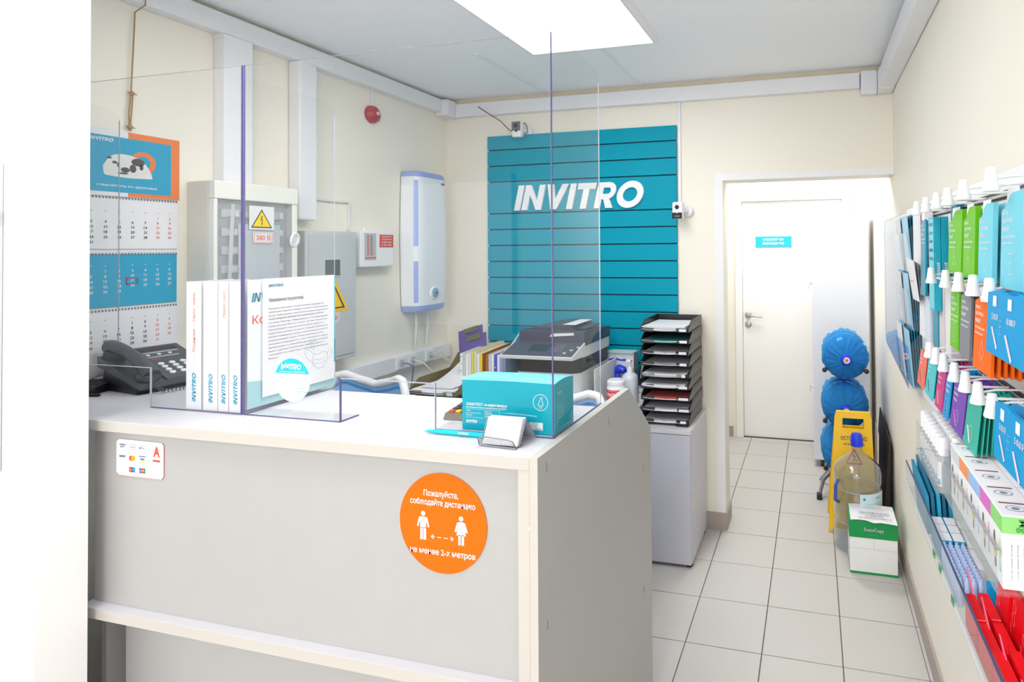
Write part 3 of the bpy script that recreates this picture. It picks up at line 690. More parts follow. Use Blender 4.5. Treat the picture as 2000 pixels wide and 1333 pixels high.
ds = thing('distance_sticker', 'large round orange distancing sticker with two white figures', 'sticker', (-.7905, yp, .855))
cxs, czs = -.7905, .9648
part('disc', MB().prism(disc((cxs, czs), .1085, 72), (0, yp, 0), X, Z, -Y, .0002, .0012), ORANGE, ds)
pr = MB(); Oq = yp-.0012
put_text(pr, 'Пожалуйста,', (-.794, Oq, 1.0265), X, Z, w=.086, h=.0175, bold=.018)
put_text(pr, 'соблюдайте дистанцию', (-.7905, Oq, 1.0075), X, Z, w=.162, h=.0165, bold=.018)
put_text(pr, 'не менее 2-х метров', (-.7905, Oq, .900), X, Z, w=.162, h=.0165, bold=.018)
part('lettering', pr, PAPER, ds)
O2 = (0, Oq, 0)
def figure(cx, cz, woman):
    m = MB(); s = .054
    flat(m, disc((cx, cz+.5*s-.0005), .0055, 16), O2, X, Z)
    if not woman:
        flat(m, rect(cx-.0075, cz-.10*s, cx+.0075, cz+.36*s), O2, X, Z)
        flat(m, [(cx-.0075, cz+.36*s), (cx-.0065, cz+.28*s), (cx-.0125, cz-.06*s), (cx-.0158, cz-.03*s), (cx-.0105, cz+.33*s)], O2, X, Z)
        flat(m, [(cx+.0075, cz+.36*s), (cx+.0105, cz+.33*s), (cx+.0158, cz-.03*s), (cx+.0125, cz-.06*s), (cx+.0065, cz+.28*s)], O2, X, Z)
        flat(m, rect(cx-.0075, cz-.56*s, cx-.0008, cz-.08*s), O2, X, Z); flat(m, rect(cx+.0008, cz-.56*s, cx+.0075, cz-.08*s), O2, X, Z)
    else:
        flat(m, [(cx-.006, cz+.36*s), (cx-.0115, cz-.18*s), (cx+.0115, cz-.18*s), (cx+.006, cz+.36*s)], O2, X, Z)
        flat(m, [(cx-.006, cz+.36*s), (cx-.009, cz-.02*s), (cx-.0155, cz-.06*s), (cx-.016, cz-.02*s), (cx-.010, cz+.32*s)], O2, X, Z)
        flat(m, [(cx+.006, cz+.36*s), (cx+.010, cz+.32*s), (cx+.016, cz-.02*s), (cx+.0155, cz-.06*s), (cx+.009, cz-.02*s)], O2, X, Z)
        flat(m, rect(cx-.0070, cz-.56*s, cx-.0012, cz-.15*s), O2, X, Z); flat(m, rect(cx+.0012, cz-.56*s, cx+.0070, cz-.15*s), O2, X, Z)
    return m
part('man_figure', figure(-.8385, .9555, False), PAPER, ds)
part('woman_figure', figure(-.744, .953, True), PAPER, ds)
ar = MB()
for p, q in (((-.819, .934), (-.812, .9385)), ((-.819, .934), (-.812, .9295)), ((-.819, .934), (-.809, .934)), ((-.803, .934), (-.793, .934)), ((-.787, .934), (-.777, .934)), ((-.772, .934), (-.762, .934)), ((-.762, .934), (-.769, .9385)), ((-.762, .934), (-.769, .9295))):
    strip2(ar, p, q, .0016, O2, X, Z)
part('arrow', ar, PAPER, ds)

# ---- clear screens
ZT = 2.0565; YS = 1.1917; th = .0045
def side_outline(y0, y1, z0, z1, r):
    pts = [(y0, z0), (y1, z0)]
    pts += [(y1-r+r*cos(t), z1-r+r*sin(t)) for t in [pi/2*k/6 for k in range(7)]]
    return pts+[(y0, z1)]
sc2 = thing('protective_screen', 'tall clear acrylic counter screen with the round logo sticker', 'screen', (-1.02, YS, T))
fp = [(-1.4655, T+.001), (-1.1555, T+.001), (-1.1555, T+.110), (-.8825, T+.110), (-.8825, T+.001), (-.5775, T+.001), (-.5775, ZT), (-1.4655, ZT)]
part('front_sheet', MB().prism(fp, (0, YS, 0), X, Z, -Y, 0, th), ACR, sc2)
part('side_sheet', MB().prism(side_outline(YS, 1.486, T+.001, ZT+.001, .035), (0, 0, 0), Y, Z, X, -.5795, -.575), ACR, sc2)
part('side_sheet', MB().prism(side_outline(YS, 1.482, T+.001, ZT-.03, .035), (0, 0, 0), Y, Z, X, -1.4655, -1.461), ACR, sc2)
part('corner_edge', MB().box(-.5780, -.5756, YS-th-.0006, YS-.001, T+.001, ZT), AEDGE, sc2)
part('corner_edge', MB().box(-1.4660, -1.4632, YS-th-.0006, YS, T+.001, ZT), AEDGE, sc2)
e = MB().box(-1.4655, -1.1555, YS-th, YS, T+.0005, T+.0022).box(-.8825, -.5775, YS-th, YS, T+.0005, T+.0022).box(-1.158, -1.1555, YS-th, YS, T+.001, T+.110).box(-.579, -.575, YS, 1.486, T+.0005, T+.0022).box(-1.4655, -1.461, YS, 1.482, T+.0005, T+.0022)
part('lower_edge', e, AEDGE, sc2)
e = MB().box(-1.1555, -.8825, YS-th, YS, T+.109, T+.1105).box(-.8838, -.8825, YS-th, YS, T+.001, T+.110)
part('slot_edge', e, AEDGEW, sc2)
part('rear_edge', MB().box(-.5785, -.5762, 1.4848, 1.486, T+.001, ZT-.033), AEDGEW, sc2)
part('rear_edge', MB().box(-1.4640, -1.4625, 1.4810, 1.482, T+.001, ZT-.063), AEDGEW, sc2)
part('foot', MB().box(-1.461, -1.1555, YS, YS+.054, T+.0005, T+.0035), ACR, sc2); part('foot', MB().box(-.8825, -.58, YS, YS+.054, T+.0005, T+.0035), ACR, sc2)
part('foot_edge', MB().box(-1.157, -1.1545, YS-.003, YS+.055, T+.0005, T+.0035), AEDGE, sc2)
e = MB().box(-1.4655, -.5775, YS-th+.001, YS-.001, ZT-.0006, ZT); part('top_edge', e, M('acrylic_edge_grey', (150, 150, 160), .3), sc2)

sc1 = thing('protective_screen', 'clear acrylic counter screen at the left over the phone and files', 'screen', (-1.85, YS, T))
fp = [(-2.236, T+.110), (-1.7902, T+.110), (-1.7902, T+.001), (-1.4715, T+.001), (-1.4715, ZT), (-2.236, ZT)]
part('front_sheet', MB().prism(fp, (0, YS, 0), X, Z, -Y, 0, th), ACR, sc1)
part('side_sheet', MB().prism(side_outline(YS, 1.36, T+.001, ZT-.03, .035), (0, 0, 0), Y, Z, X, -2.19, -2.186), ACR, sc1)
part('corner_edge', MB().box(-1.4722, -1.4690, YS-th-.0006, YS, T+.001, ZT), AEDGE, sc1)
part('lower_edge', MB().box(-1.7902, -1.4715, YS-th, YS, T+.0005, T+.0022), AEDGE, sc1)
part('slot_edge', MB().box(-2.236, -1.7902, YS-th, YS, T+.1095, T+.111).box(-1.7915, -1.7902, YS-th, YS, T+.001, T+.110), AEDGEW, sc1)
part('top_edge', MB().box(-2.236, -1.4715, YS-th+.001, YS-.001, ZT-.0006, ZT), M('acrylic_edge_grey', (150, 150, 160), .3), sc1)
part('rear_edge', MB().box(-2.19, -2.186, 1.359, 1.36, T+.001, ZT-.065), AEDGEW, sc1)

stk = thing('logo_sticker', 'round cyan and white logo sticker low on the clear screen', 'sticker', (-1.3029, YS-th, 1.1745))
yk = YS-th
part('disc', MB().prism(disc((-1.3029, 1.2295), .0555, 48), (0, yk, 0), X, Z, -Y, .0002, .0010), PAPER, stk)
part('cyan_cap', flat(MB(), [(-1.3029+.0555*cos(t), 1.2295+.0555*sin(t)) for t in [math.asin(.0165/.0555)+(pi-2*math.asin(.0165/.0555))*k/20 for k in range(21)]], (0, yk-.001, 0), X, Z, .0004), M('sticker_cyan', (0, 190, 215), .4), stk)
pr = brand(MB(), (-1.338, yk-.001, 1.2565), X, Z, .065, .0145, off=.0009); put_text(pr, 'независимая лаборатория', (-1.3029, yk-.001, 1.2505), X, Z, w=.083, h=.005, off=.0009)
part('lettering', pr, PAPER, stk)
pr = MB()
for k, s_ in enumerate(('Отсканируйте', 'код, чтобы', 'скачать', 'приложение')): put_text(pr, s_, (-1.291, yk-.001, 1.2285-.0095*k), X, Z, h=.0045, align='L')
part('small_print', pr, CYANL, stk)

# poster and notice fixed inside the side sheet
po = thing('poster', 'pale poster with teal foot behind the printed notice', 'poster', (-1.459, 1.338, 1.142))
x_ = -1.4600
part('sheet', MB().box(x_-.0008, x_, 1.196, 1.480, 1.142, 1.484), M('poster_pale', (232, 240, 246), .5), po)
part('teal_band', flat(MB(), [(1.196, 1.142), (1.480, 1.142), (1.480, 1.178), (1.196, 1.215)], (x_, 0, 0), Y, Z, .0003), M('teal_pale', (165, 206, 214), .5), po)
part('blue_strip', flat(MB(), rect(1.4725, 1.215, 1.480, 1.285), (x_, 0, 0), Y, Z, .0005), TEALP, po)
part('pale_strip', flat(MB(), rect(1.4725, 1.285, 1.480, 1.484), (x_, 0, 0), Y, Z, .0005), CYANL, po)
pr = brand(MB(), (x_, 1.206, 1.425), Y, Z, .11, .024); part('lettering', pr, M('poster_teal', (60, 150, 170), .5), po)
pr = put_text(MB(), 'Коронавирус', (x_, 1.209, 1.374), Y, Z, h=.030, align='L', bold=.01); part('headline', pr, CORAL, po)
no = thing('notice', 'white printed notice to customers with a face mask drawing', 'notice', (-1.455, 1.353, 1.16))
x_ = -1.4560
part('sheet', MB().box(x_-.0006, x_, 1.235, 1.472, 1.164, 1.486), PAPER, no)
pr = MB()
put_text(pr, 'Уважаемые покупатели!', (x_, 1.252, 1.425), Y, Z, w=.11, h=.013, align='L', bold=.012)
txt = ['Предметы санитарии и личной гигиены, медицинские', 'изделия не подлежат обмену и возврату, если являются', 'дезинфицирующими и антисептическими средствами и', 'лекарственными препаратами надлежащего качества', 'согласно Перечню, утвержденному Постановлением',
       'Правительства РФ от 31.12.2020 г. № 2463. Просим вас', 'Просим проверить товар на кассе при покупке, вернуть его', 'предоставив кассовый чек, нельзя. Обращаем внимание на', 'распространение инфекции и использование масок во', 'предупреждение о мерах личной безопасности при', 'посещении медицинских офисов. Пожалуйста, будьте',
       'внимательны и соблюдайте дистанцию в очереди', 'рядом с другими и используйте средства защиты в', 'помещении в соответствии с правилами Российской', 'Федерации.']
for k, s_ in enumerate(txt): put_text(pr, s_, (x_, 1.252, 1.402-.0098*k), Y, Z, h=.0052, w=(.195 if k % 3 else .180) if k < 14 else .03, align='L')
part('lettering', pr, M('notice_ink', (110, 112, 122), .6), no)
pr = brand(MB(), (x_, 1.252, 1.462), Y, Z, .046); part('logo', pr, M('poster_teal', (60, 150, 170), .5), no)
pr = MB(); O3 = (x_, 0, 0)
mask = [(1.392, 1.238), (1.398, 1.252), (1.415, 1.249), (1.430, 1.256), (1.446, 1.248), (1.447, 1.232), (1.440, 1.216), (1.425, 1.206), (1.408, 1.208), (1.396, 1.220)]
for p, q in zip(mask, mask[1:]+mask[:1]): strip2(pr, p, q, .0009, O3, Y, Z)
for zz in (1.236, 1.224): strip2(pr, (1.398, zz), (1.42, zz-.005), .0007, O3, Y, Z); strip2(pr, (1.42, zz-.005), (1.442, zz+.002), .0007, O3, Y, Z)
for loop in ([(1.446, 1.248), (1.456, 1.258), (1.464, 1.256), (1.464, 1.246), (1.456, 1.232), (1.446, 1.228)], [(1.398, 1.252), (1.386, 1.262), (1.372, 1.272), (1.366, 1.262), (1.372, 1.246), (1.394, 1.226)], [(1.372, 1.285), (1.392, 1.289), (1.408, 1.290)], [(1.390, 1.287), (1.387, 1.270), (1.400, 1.266), (1.396, 1.287)]):
    for p, q in zip(loop, loop[1:]): strip2(pr, p, q, .0008, O3, Y, Z)
part('mask_drawing', pr, M('pencil_blue', (150, 170, 186), .6), no)

# ---- magazine files behind the left screen
MF = M('white_file_board', (222, 222, 228), .45)
def magfile(x0, x1, lab):
    t = thing('magazine_file', lab, 'magazine file', ((x0+x1)/2, 1.3, T), group='white magazine files on the counter')
    m = MB(); y0 = YS+.006; y1 = 1.45; z0 = T+.001; z1 = 1.480; w = .0022
    m.cbox(x0, x1, y0, y0+w, z0, z1, .0006)
    sp2 = [(y0+w, z0), (y1, z0), (y1, z0+.16), (y0+.13, z1), (y0+w, z1)]
    m.prism(sp2, (0, 0, 0), Y, Z, X, x0, x0+w).prism(sp2, (0, 0, 0), Y, Z, X, x1-w, x1)
    m.box(x0+w, x1-w, y0+w, y1, z0, z0+w).box(x0+w, x1-w, y1-w, y1, z0, z0+.16)
    part('case', m, MF, t)
    part('papers', MB().box(x0+.006, x1-.006, y0+.012, y1-.012, z0+w, z0+.30 if False else z0+.14), PAPER, t)
    cx = (x0+x1)/2; l = brand(MB(), (cx+.008, y0, T+.022), Z, -X, .080, .013)
    part('logo', l, M('spine_blue', (62, 160, 196), .45), t)
    return t, cx, y0
f1 = magfile(-1.675, -1.6215, 'wide white magazine file with two orange titles, next to the phone')
pr = put_text(MB(), 'Лицензии', (f1[1]+.002, f1[2], 1.318), Z, -X, w=.062, h=.011); put_text(pr, 'Сертификаты', (f1[1]+.002, f1[2], 1.410), Z, -X, w=.080, h=.011)
put_text(pr, '–', (f1[1]+.002, f1[2], 1.279), Z, -X, w=.006); put_text(pr, '–', (f1[1]+.002, f1[2], 1.362), Z, -X, w=.006)
part('title', pr, ORANGEC, f1[0])
magfile(-1.6145, -1.5645, 'plain white magazine file between the two files with orange titles')
f3 = magfile(-1.562, -1.5275, 'narrow white magazine file with one orange title in upper half')
part('title', put_text(MB(), 'Прайс-лист', (f3[1]+.004, f3[2], 1.420), Z, -X, w=.072, h=.012), ORANGEC, f3[0])
magfile(-1.5245, -1.4835, 'plain white magazine file nearest the purple acrylic joint')

# ---- desk phone
ph = thing('desk_phone', 'dark grey office desk phone with coiled cord at the left', 'phone', (-2.065, 1.395, T), R(82))
PHG = M('phone_grey', (72, 75, 80), .35); PHB = M('phone_black', (30, 31, 35), .4)
def wedge(x0, x1, y0, y1, zf0, zf1, zr0, zr1):
    return [(x0, y0, zf0), (x1, y0, zf0), (x1, y1, zr0), (x0, y1, zr0), (x0, y0, zf1), (x1, y0, zf1), (x1, y1, zr1), (x0, y1, zr1)]
WF = [(0, 3, 2, 1), (4, 5, 6, 7), (0, 1, 5, 4), (1, 2, 6, 5), (2, 3, 7, 6), (3, 0, 4, 7)]
part('body', MB().add(wedge(-.035, .105, -.115, .115, .018, .038, .080, .115), WF).add(wedge(-.105, -.035, -.115, .115, .016, .032, .074, .104), WF), PHG, ph, world=False)
part('stand', MB().add([(-.10, -.09, .001), (.10, -.09, .001), (.10, .10, .001), (-.10, .10, .001), (-.10, -.09, .022), (.10, -.09, .022), (.10, .085, .078), (-.10, .085, .078)], WF), PHB, ph, world=False)
sl = (.115-.038)/.23
def onface(x, y, h=0): return (x, y, .038+(y+.115)*sl+h)
kp = MB()
for r in range(4):
    for c in range(3):
        kp.lathe([(.0085, 0), (.0080, .004), (.005, .0052), (0, .0054)], onface(-.004+c*.030, -.018-r*.021, -.001), (0, -sl, 1), 14)
part('keypad', kp, M('key_white', (226, 228, 234), .4), ph, world=False)
bt = MB()
for c in range(3): bt.lathe([(.0055, 0), (.005, .003), (0, .0035)], onface(-.006+c*.030, .050, -.001), (0, -sl, 1), 12)
part('line_button', bt, M('key_white', (226, 228, 234), .4), ph, world=False)
sc_ = MB()
sc_.add([onface(-.012, .062, .0005), onface(.085, .062, .0005), onface(.085, .070, .0005), onface(-.012, .070, .0005)], [(0, 1, 2, 3)])
sc_.add([onface(-.014, .030, .0005), onface(.072, .030, .0005), onface(.072, .037, .0005), onface(-.014, .037, .0005)], [(0, 1, 2, 3)])
part('label_strip', sc_, M('strip_grey', (170, 176, 182), .4), ph, world=False)
part('display', MB().add([onface(-.014, .076, .0004), onface(.092, .076, .0004), onface(.092, .104, .0004), onface(-.014, .104, .0004)], [(0, 1, 2, 3)]), PHB, ph, world=False)
rdm = MB()
for q in ((-.012, .014, .016), (-.024, -.018, .052), (.03, .05, .110)): rdm.add([onface(q[0], q[2], .0006), onface(q[1], q[2], .0006), onface(q[1], q[2]+.004, .0006), onface(q[0], q[2]+.004, .0006)], [(0, 1, 2, 3)])
part('red_marks', rdm, REDP, ph, world=False)
hs = MB(); hp = []; rr = []
for k in range(13):
    t = k/12; y = -.105+.225*t
    base_ = .040+(y+.115)*sl
    hp.append((-.070, y, base_+.010+.020*sin(pi*t)**.8)); rr.append(.017+.006*abs(2*t-1)**2)
hsm = MB().tube(hp, rr, 14)
hsm.lathe([(.026, .012), (.030, .0), (.027, -.012), (.018, -.016)], (-.070, -.088, .050), (0, -.3, 1), 20).lathe([(.026, .010), (.030, .0), (.027, -.012), (.018, -.016)], (-.070, .092, .108), (0, -.3, 1), 20)
part('handset', hsm, PHG, ph, world=False, smooth=True)
cd_ = []
path = [Vector((-.075, -.118, .035)), Vector((-.06, -.145, .008)), Vector((0, -.150, .008)), Vector((.06, -.145, .008)), Vector((.10, -.125, .008)), Vector((.12, -.08, .008))]
N = 190
for k in range(N):
    u = k/(N-1)*(len(path)-1); i = min(int(u), len(path)-2); f = u-i
    p = path[i].lerp(path[i+1], f); d = (path[i+1]-path[i]).normalized(); s1 = d.orthogonal().normalized(); s2 = d.cross(s1); an = k*1.05
    q = p+(s1*cos(an)+s2*sin(an))*.0055
    cd_.append((q.x, q.y, max(q.z, .0015)))
part('coiled_cord', MB().tube(cd_, .0014, 5), PHG, ph, world=False, smooth=True)

tm_ = thing('card_terminal', 'black keypad device lying at the left wall beside the phone', 'card terminal', (-2.18, 1.30, T), R(20))
part('body', MB().add(wedge(-.04, .04, -.055, .06, .001, .022, .001, .036), WF), PHB, tm_, world=False)
part('screen', MB().add([(-.03, .02, .0325), (.03, .02, .0325), (.03, .052, .0365), (-.03, .052, .0365)], [(0, 1, 2, 3)]), M('pink_display', (216, 200, 210), .3), tm_, world=False)
ks = MB()
for r in range(3):
    for c in range(3): ks.cbox(-.028+c*.020, -.014+c*.020, .0-r*.017, .012-r*.017, .022-r*.002, .0325-r*.002, .002)
part('keys', ks, DARK, tm_, world=False)
pn = MB().tube([(-2.17, 1.222, T+.005), (-2.085, 1.246, T+.005)], [.004, .0045], 10).tube([(-2.085, 1.246, T+.005), (-2.078, 1.248, T+.005)], [.004, .001], 10)
single('pen', pn, BLACK, 'black pen lying at the left end of the counter', 'pen')

# ---- self-test box
bxn = thing('test_kit_box', 'bright cyan self-test carton behind the screen corner', 'box', (-.70, 1.259, T))
bx0, bx1, by0, by1, bz = -.8224, -.5815, 1.2065, 1.312, T+.1155
part('carton', MB().cbox(bx0, bx1, by0, by1, T+.001, bz, .0015), CYAN, bxn)
rows = [[(bx0+(bx1-bx0)*i/10, by0+(by1-by0)*j/5, bz+.0005+.011*sin(pi*(.12+.88*j/5))*(.55+.45*sin(pi*i/10))) for i in range(11)] for j in range(6)]
part('lid_flap', MB().grid([r[::-1] for r in rows][::-1] if False else rows, None), M('cyan_card_lid', (120, 216, 232), .35), bxn, smooth=True)
sk = MB()
for j in (0, 5):
    for i in range(10): sk.add([rows[j][i], rows[j][i+1], (rows[j][i+1][0], rows[j][i+1][1], bz-.001), (rows[j][i][0], rows[j][i][1], bz-.001)], [(0, 1, 2, 3)])
for i in (0, 10):
    for j in range(5): sk.add([rows[j][i], rows[j+1][i], (rows[j+1][i][0], rows[j+1][i][1], bz-.001), (rows[j][i][0], rows[j][i][1], bz-.001)], [(0, 1, 2, 3)])
part('lid_rim', sk, CYAN, bxn)
pr = MB()
put_text(pr, 'САМОТЕСТ на коронавирус', (-.810, by0, 1.191), X, Z, w=.108, h=.0085, align='L', bold=.03)
for q in ((-.812, 1.1835, -.703, 1.1848), (-.812, 1.160, -.765, 1.1605), (-.812, 1.180, -.765, 1.1804), (-.762, 1.162, -.7615, 1.180), (-.759, 1.180, -.72, 1.1804), (-.722, 1.162, -.7215, 1.180), (-.759, 1.1625, -.725, 1.163)): flat(pr, rect(*q), (0, by0, 0), X, Z)
for k, s_ in enumerate(('Набор', 'для выявления РНК', 'вируса')): put_text(pr, s_, (-.811, by0, 1.176-.0055*k), X, Z, h=.0036, align='L')
for k, s_ in enumerate(('Взятие', 'мазка', 'самостоятельно')): put_text(pr, s_, (-.759, by0, 1.176-.0055*k), X, Z, h=.0036, align='L')
brand(pr, (-.811, by0, 1.147), X, Z, .030, .0075)
cc = (-.6165, 1.205)
for k in range(36):
    t0, t1 = 2*pi*k/36, 2*pi*(k+1)/36
    strip2(pr, (cc[0]+.0185*cos(t0), cc[1]+.0185*sin(t0)), (cc[0]+.0185*cos(t1), cc[1]+.0185*sin(t1)), .0011, (0, by0, 0), X, Z)
ico = [(-.006, -.006), (-.002, .004), (.001, .011), (.004, .011), (.004, .003), (.007, -.003), (.005, -.008), (-.002, -.008)]
for p, q in zip(ico, ico[1:]+ico[:1]): strip2(pr, (cc[0]+p[0], cc[1]+p[1]), (cc[0]+q[0], cc[1]+q[1]), .0011, (0, by0, 0), X, Z)
put_text(pr, 'ТЕСТ', (cc[0], by0, cc[1]-.0125), X, Z, w=.010, h=.003)
part('lettering', pr, PAPER, bxn)
part('swab_picture', flat(MB(), [(-.718, 1.175), (-.69, 1.177), (-.65, 1.1755), (-.625, 1.174), (-.626, 1.1705), (-.65, 1.172), (-.69, 1.1728)], (0, by0, 0), X, Z), CYANL, bxn)
pr = MB()
brand(pr, (bx1, 1.222, 1.221), Y, Z, .022, .005)
for k, s_ in enumerate(('Содержит', 'инструкцию по', 'применению набора', 'и проведению', 'анализа')): put_text(pr, s_, (bx1, 1.222, 1.196-.0075*k), Y, Z, h=.0038, align='L')
part('side_print', pr, M('pale_side_print', (170, 220, 226), .4), bxn)
part('price_label', MB().box(-.645, -.611, by0-.0008, by0, 1.141, 1.158), PAPER, bxn)
pr = MB()
for k in range(3): put_text(pr, 'Самотест на коронавирус', (-.643, by0-.0008, 1.1555-.0032*k), X, Z, w=.022-.003*k, h=.0018, align='L')
put_text(pr, '2 790 руб.', (-.613, by0-.0008, 1.1438), X, Z, w=.020, h=.0032, align='R', bold=.02)
part('price_print', pr, INK, bxn)

clc = thing('calculator', 'grey calculator with orange and yellow keys left of the cyan carton', 'calculator', (-.86, 1.33, T))
part('body', MB().add([(-.915, 1.262, T+.001), (-.80, 1.262, T+.001), (-.80, 1.41, T+.001), (-.915, 1.41, T+.001), (-.912, 1.266, T+.016), (-.80, 1.266, T+.016), (-.80, 1.41, T+.034), (-.912, 1.41, T+.034)], WF), M('calculator_grey', (112, 106, 92), .4), clc)
def ck(i, j, m_, nm='key'):
    x = -.905+.018*i; y = 1.272+.017*j; z = T+.0165+(y-1.266)*.125
    part(nm, MB().cbox(x, x+.014, y, y+.012, z, z+.005, .0015), m_, clc)
for i in range(5):
    for j in range(5): ck(i, j, (REDP if j == 0 and i == 0 else YELLOW if (j == 0 and i == 1) else DARK if j > 0 else M('key_olive', (90, 90, 76), .4)))
part('display', MB().box(-.90, -.81, 1.375, 1.40, T+.030, T+.0345), M('lcd_grey', (150, 160, 145), .3), clc)

pen = thing('pen', 'cyan ballpoint pen lying in front of the cyan carton', 'pen', (-.80, 1.16, T))
part('barrel', MB().tube([(-.893, 1.1625, T+.0045), (-.882, 1.1622, T+.0055), (-.860, 1.162, T+.0062), (-.80, 1.1608, T+.0062), (-.70, 1.158, T+.0062)], [.0008, .003, .0052, .0056, .0056], 16), M('pen_cyan', (0, 190, 205), .3), pen, smooth=True)
part('clip', MB().cbox(-.80, -.70, 1.1535, 1.157, T+.006, T+.012, .001), M('pen_cyan', (0, 190, 205), .3), pen)
part('lettering', brand(MB(), (-.797, 1.1533, T+.0065), X, Z, .028, .005), PAPER, pen)

ch = thing('card_holder', 'small silver wire business card holder at the counter corner', 'card holder', (-.66, 1.15, T))
WIRE = M('silver_mesh', (150, 150, 165), .3, metal=.7)
hx0, hx1 = -.716, -.622
lipf = [(hx0+.006, T+.021), (hx0+.015, T+.0225), (hx1-.020, T+.020), (hx1-.010, T+.016), (hx1, T+.002)]
part('front_rail', MB().tube([(hx0, 1.112, T+.003), (hx0, 1.108, T+.016)]+[(x, 1.106, z) for x, z in lipf]+[(hx0+.004, 1.112, T+.002), (hx0, 1.112, T+.003)], .0016, 8), WIRE, ch, smooth=True)
wm = MB()
for k in range(30):
    x = hx0+.003+k*(hx1-hx0-.006)/29; zt_ = T+.019 if x < hx1-.02 else T+.019-(x-hx1+.02)*.8
    wm.tube([(x, 1.106, max(zt_, T+.004)), (x, 1.113, T+.0015), (x, 1.135, T+.0015)], .0005, 4)
o = part('front_mesh', wm, WIRE, ch); o['kind'] = 'stuff'
part('back_panel', MB().add([(hx0, 1.148, T+.052), (hx1, 1.148, T+.052), (hx1+.005, 1.185, T+.001), (hx0, 1.185, T+.001), (hx0, 1.147, T+.052), (hx1, 1.147, T+.052), (hx1+.005, 1.184, T+.001), (hx0, 1.184, T+.001)], [(0, 1, 2, 3), (7, 6, 5, 4), (1, 5, 6, 2), (0, 3, 7, 4), (0, 4, 5, 1), (3, 2, 6, 7)]), M('mesh_shade', (150, 156, 172), .4, var=.25, scale=400), ch)
part('frame_wire', MB().tube([(hx0, 1.118, T+.003), (hx0, 1.147, T+.053), (hx0, 1.186, T+.002)], .0014, 6).tube([(hx1, 1.118, T+.003), (hx1, 1.147, T+.053), (hx1+.005, 1.186, T+.002)], .0014, 6), WIRE, ch)
cs = thing('business_cards', 'stack of blank white business cards leaning in the silver holder', 'business cards', (-.66, 1.13, T+.004))
for k in range(7):
    y = 1.114+k*.0023
    part('card', MB().add([(hx0+.007, y, T+.004), (hx1-.003, y, T+.004), (hx1-.003+.0, y+.024, T+.056), (hx0+.007, y+.024, T+.056), (hx0+.007, y+.0012, T+.004), (hx1-.003, y+.0012, T+.004), (hx1-.003, y+.0252, T+.056), (hx0+.007, y+.0252, T+.056)], [(0, 1, 2, 3), (7, 6, 5, 4), (1, 5, 6, 2), (0, 3, 7, 4), (3, 2, 6, 7), (0, 4, 5, 1)]), PAPER, cs)

# ================================================================== WORK AREA BEHIND THE COUNTER
DKX = -.872
dk = thing('office_desk', 'light grey office desk along the back wall under the printer', 'desk', (-1.55, 2.75, 0))
part('top', MB().cbox(XL+.002, DKX, 2.20, YB-.03, .725, .75, .002), LAMB, dk)
part('side_panel', MB().cbox(DKX-.022, DKX-.002, 2.16, YB-.035, 0, .724, .002), LAMB, dk)
part('side_panel', MB().cbox(XL+.004, XL+.024, 2.16, YB-.035, 0, .724, .002), LAMB, dk)
part('back_panel', MB().cbox(XL+.03, DKX-.024, YB-.06, YB-.042, .25, .724, .002), LAMB, dk)

# black letter trays on the low cabinet
cb = thing('low_cabinet', 'low light grey cabinet carrying the black tray tower', 'cabinet', (-.73, 2.93, 0))
cz = .668
part('body', MB().cbox(-.862, -.592, 2.732, YB-.012, .015, cz-.022, .001), LAMB, cb)
part('top', MB().cbox(-.864, -.590, 2.714, YB-.012, cz-.021, cz, .002), LAMT, cb)
dr = part('door', MB().cbox(-.862, -.594, 2.714, 2.731, .018, cz-.024, .0015), M('cabinet_door_grey', (196, 198, 212), .4, scale=8), cb)
part('handle', MB().cbox(-.840, -.832, 2.700, 2.714, .40, .50, .003), METAL, dr)
ft = MB()
for x in (-.84, -.61):
    for y in (2.75, 3.08): ft.lathe([(.018, 0), (.018, .015)], (x, y, 0), Z, 12)
part('feet', ft, BLACK, cb)

TRB = M('tray_black', (30, 30, 33), .35); TRS = M('tray_black_side_sheen', (112, 110, 104), .5)  # TRS: sheen on the outer tray side, painted as lighter grey
def letter_tray(x0, y0, z0, w, d, mat, lab, group, lab_w=.045, name='letter_tray', hh=.052):
    """front at y0 (towards the room), open; local origin at front-left-bottom"""
    t = thing(name, lab, 'letter tray', (x0+w/2, y0+d/2, z0), group=group)
    m = MB(); x1 = x0+w; y1 = y0+d
    m.box(x0, x1, y0+.012, y1, z0+.002, z0+.005)
    for xa, xb in ((x0, x0+.0035), (x1-.0035, x1)):
        m.prism([(y0, z0+.002), (y0+.002, z0+.022), (y0+.075, z0+hh+.020), (y1, z0+hh+.020), (y1, z0+.002)], (0, 0, 0), Y, Z, X, xa, xb)
    m.box(x0+.0035, x1-.0035, y1-.0035, y1, z0+.005, z0+hh+.018)
    part('tray_shell', m, mat, t)
    if mat is TRB: part('side_sheen', MB().prism([(y0, z0+.002), (y0+.002, z0+.022), (y0+.075, z0+hh+.002), (y1, z0+hh+.002), (y1, z0+.002)], (0, 0, 0), Y, Z, X, x1, x1+.0006), TRS, t)  # thin grey sheet carrying the painted side sheen
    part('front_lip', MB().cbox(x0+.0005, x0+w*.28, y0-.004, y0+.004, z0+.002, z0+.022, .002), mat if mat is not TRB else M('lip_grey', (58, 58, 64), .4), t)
    lh = part('label_holder', MB().cbox(x1-w*.26, x1-.0005, y0-.004, y0+.004, z0+.002, z0+.022, .002), mat, t)
    part('label', MB().box(x1-w*.12-lab_w/2, x1-w*.12+lab_w/2, y0-.0052, y0-.0040, z0+.006, z0+.019), PAPER, lh)
    part('low_front', MB().box(x0+w*.28, x1-w*.26, y0+.008, y0+.012, z0+.002, z0+.010), mat, t)
    return t
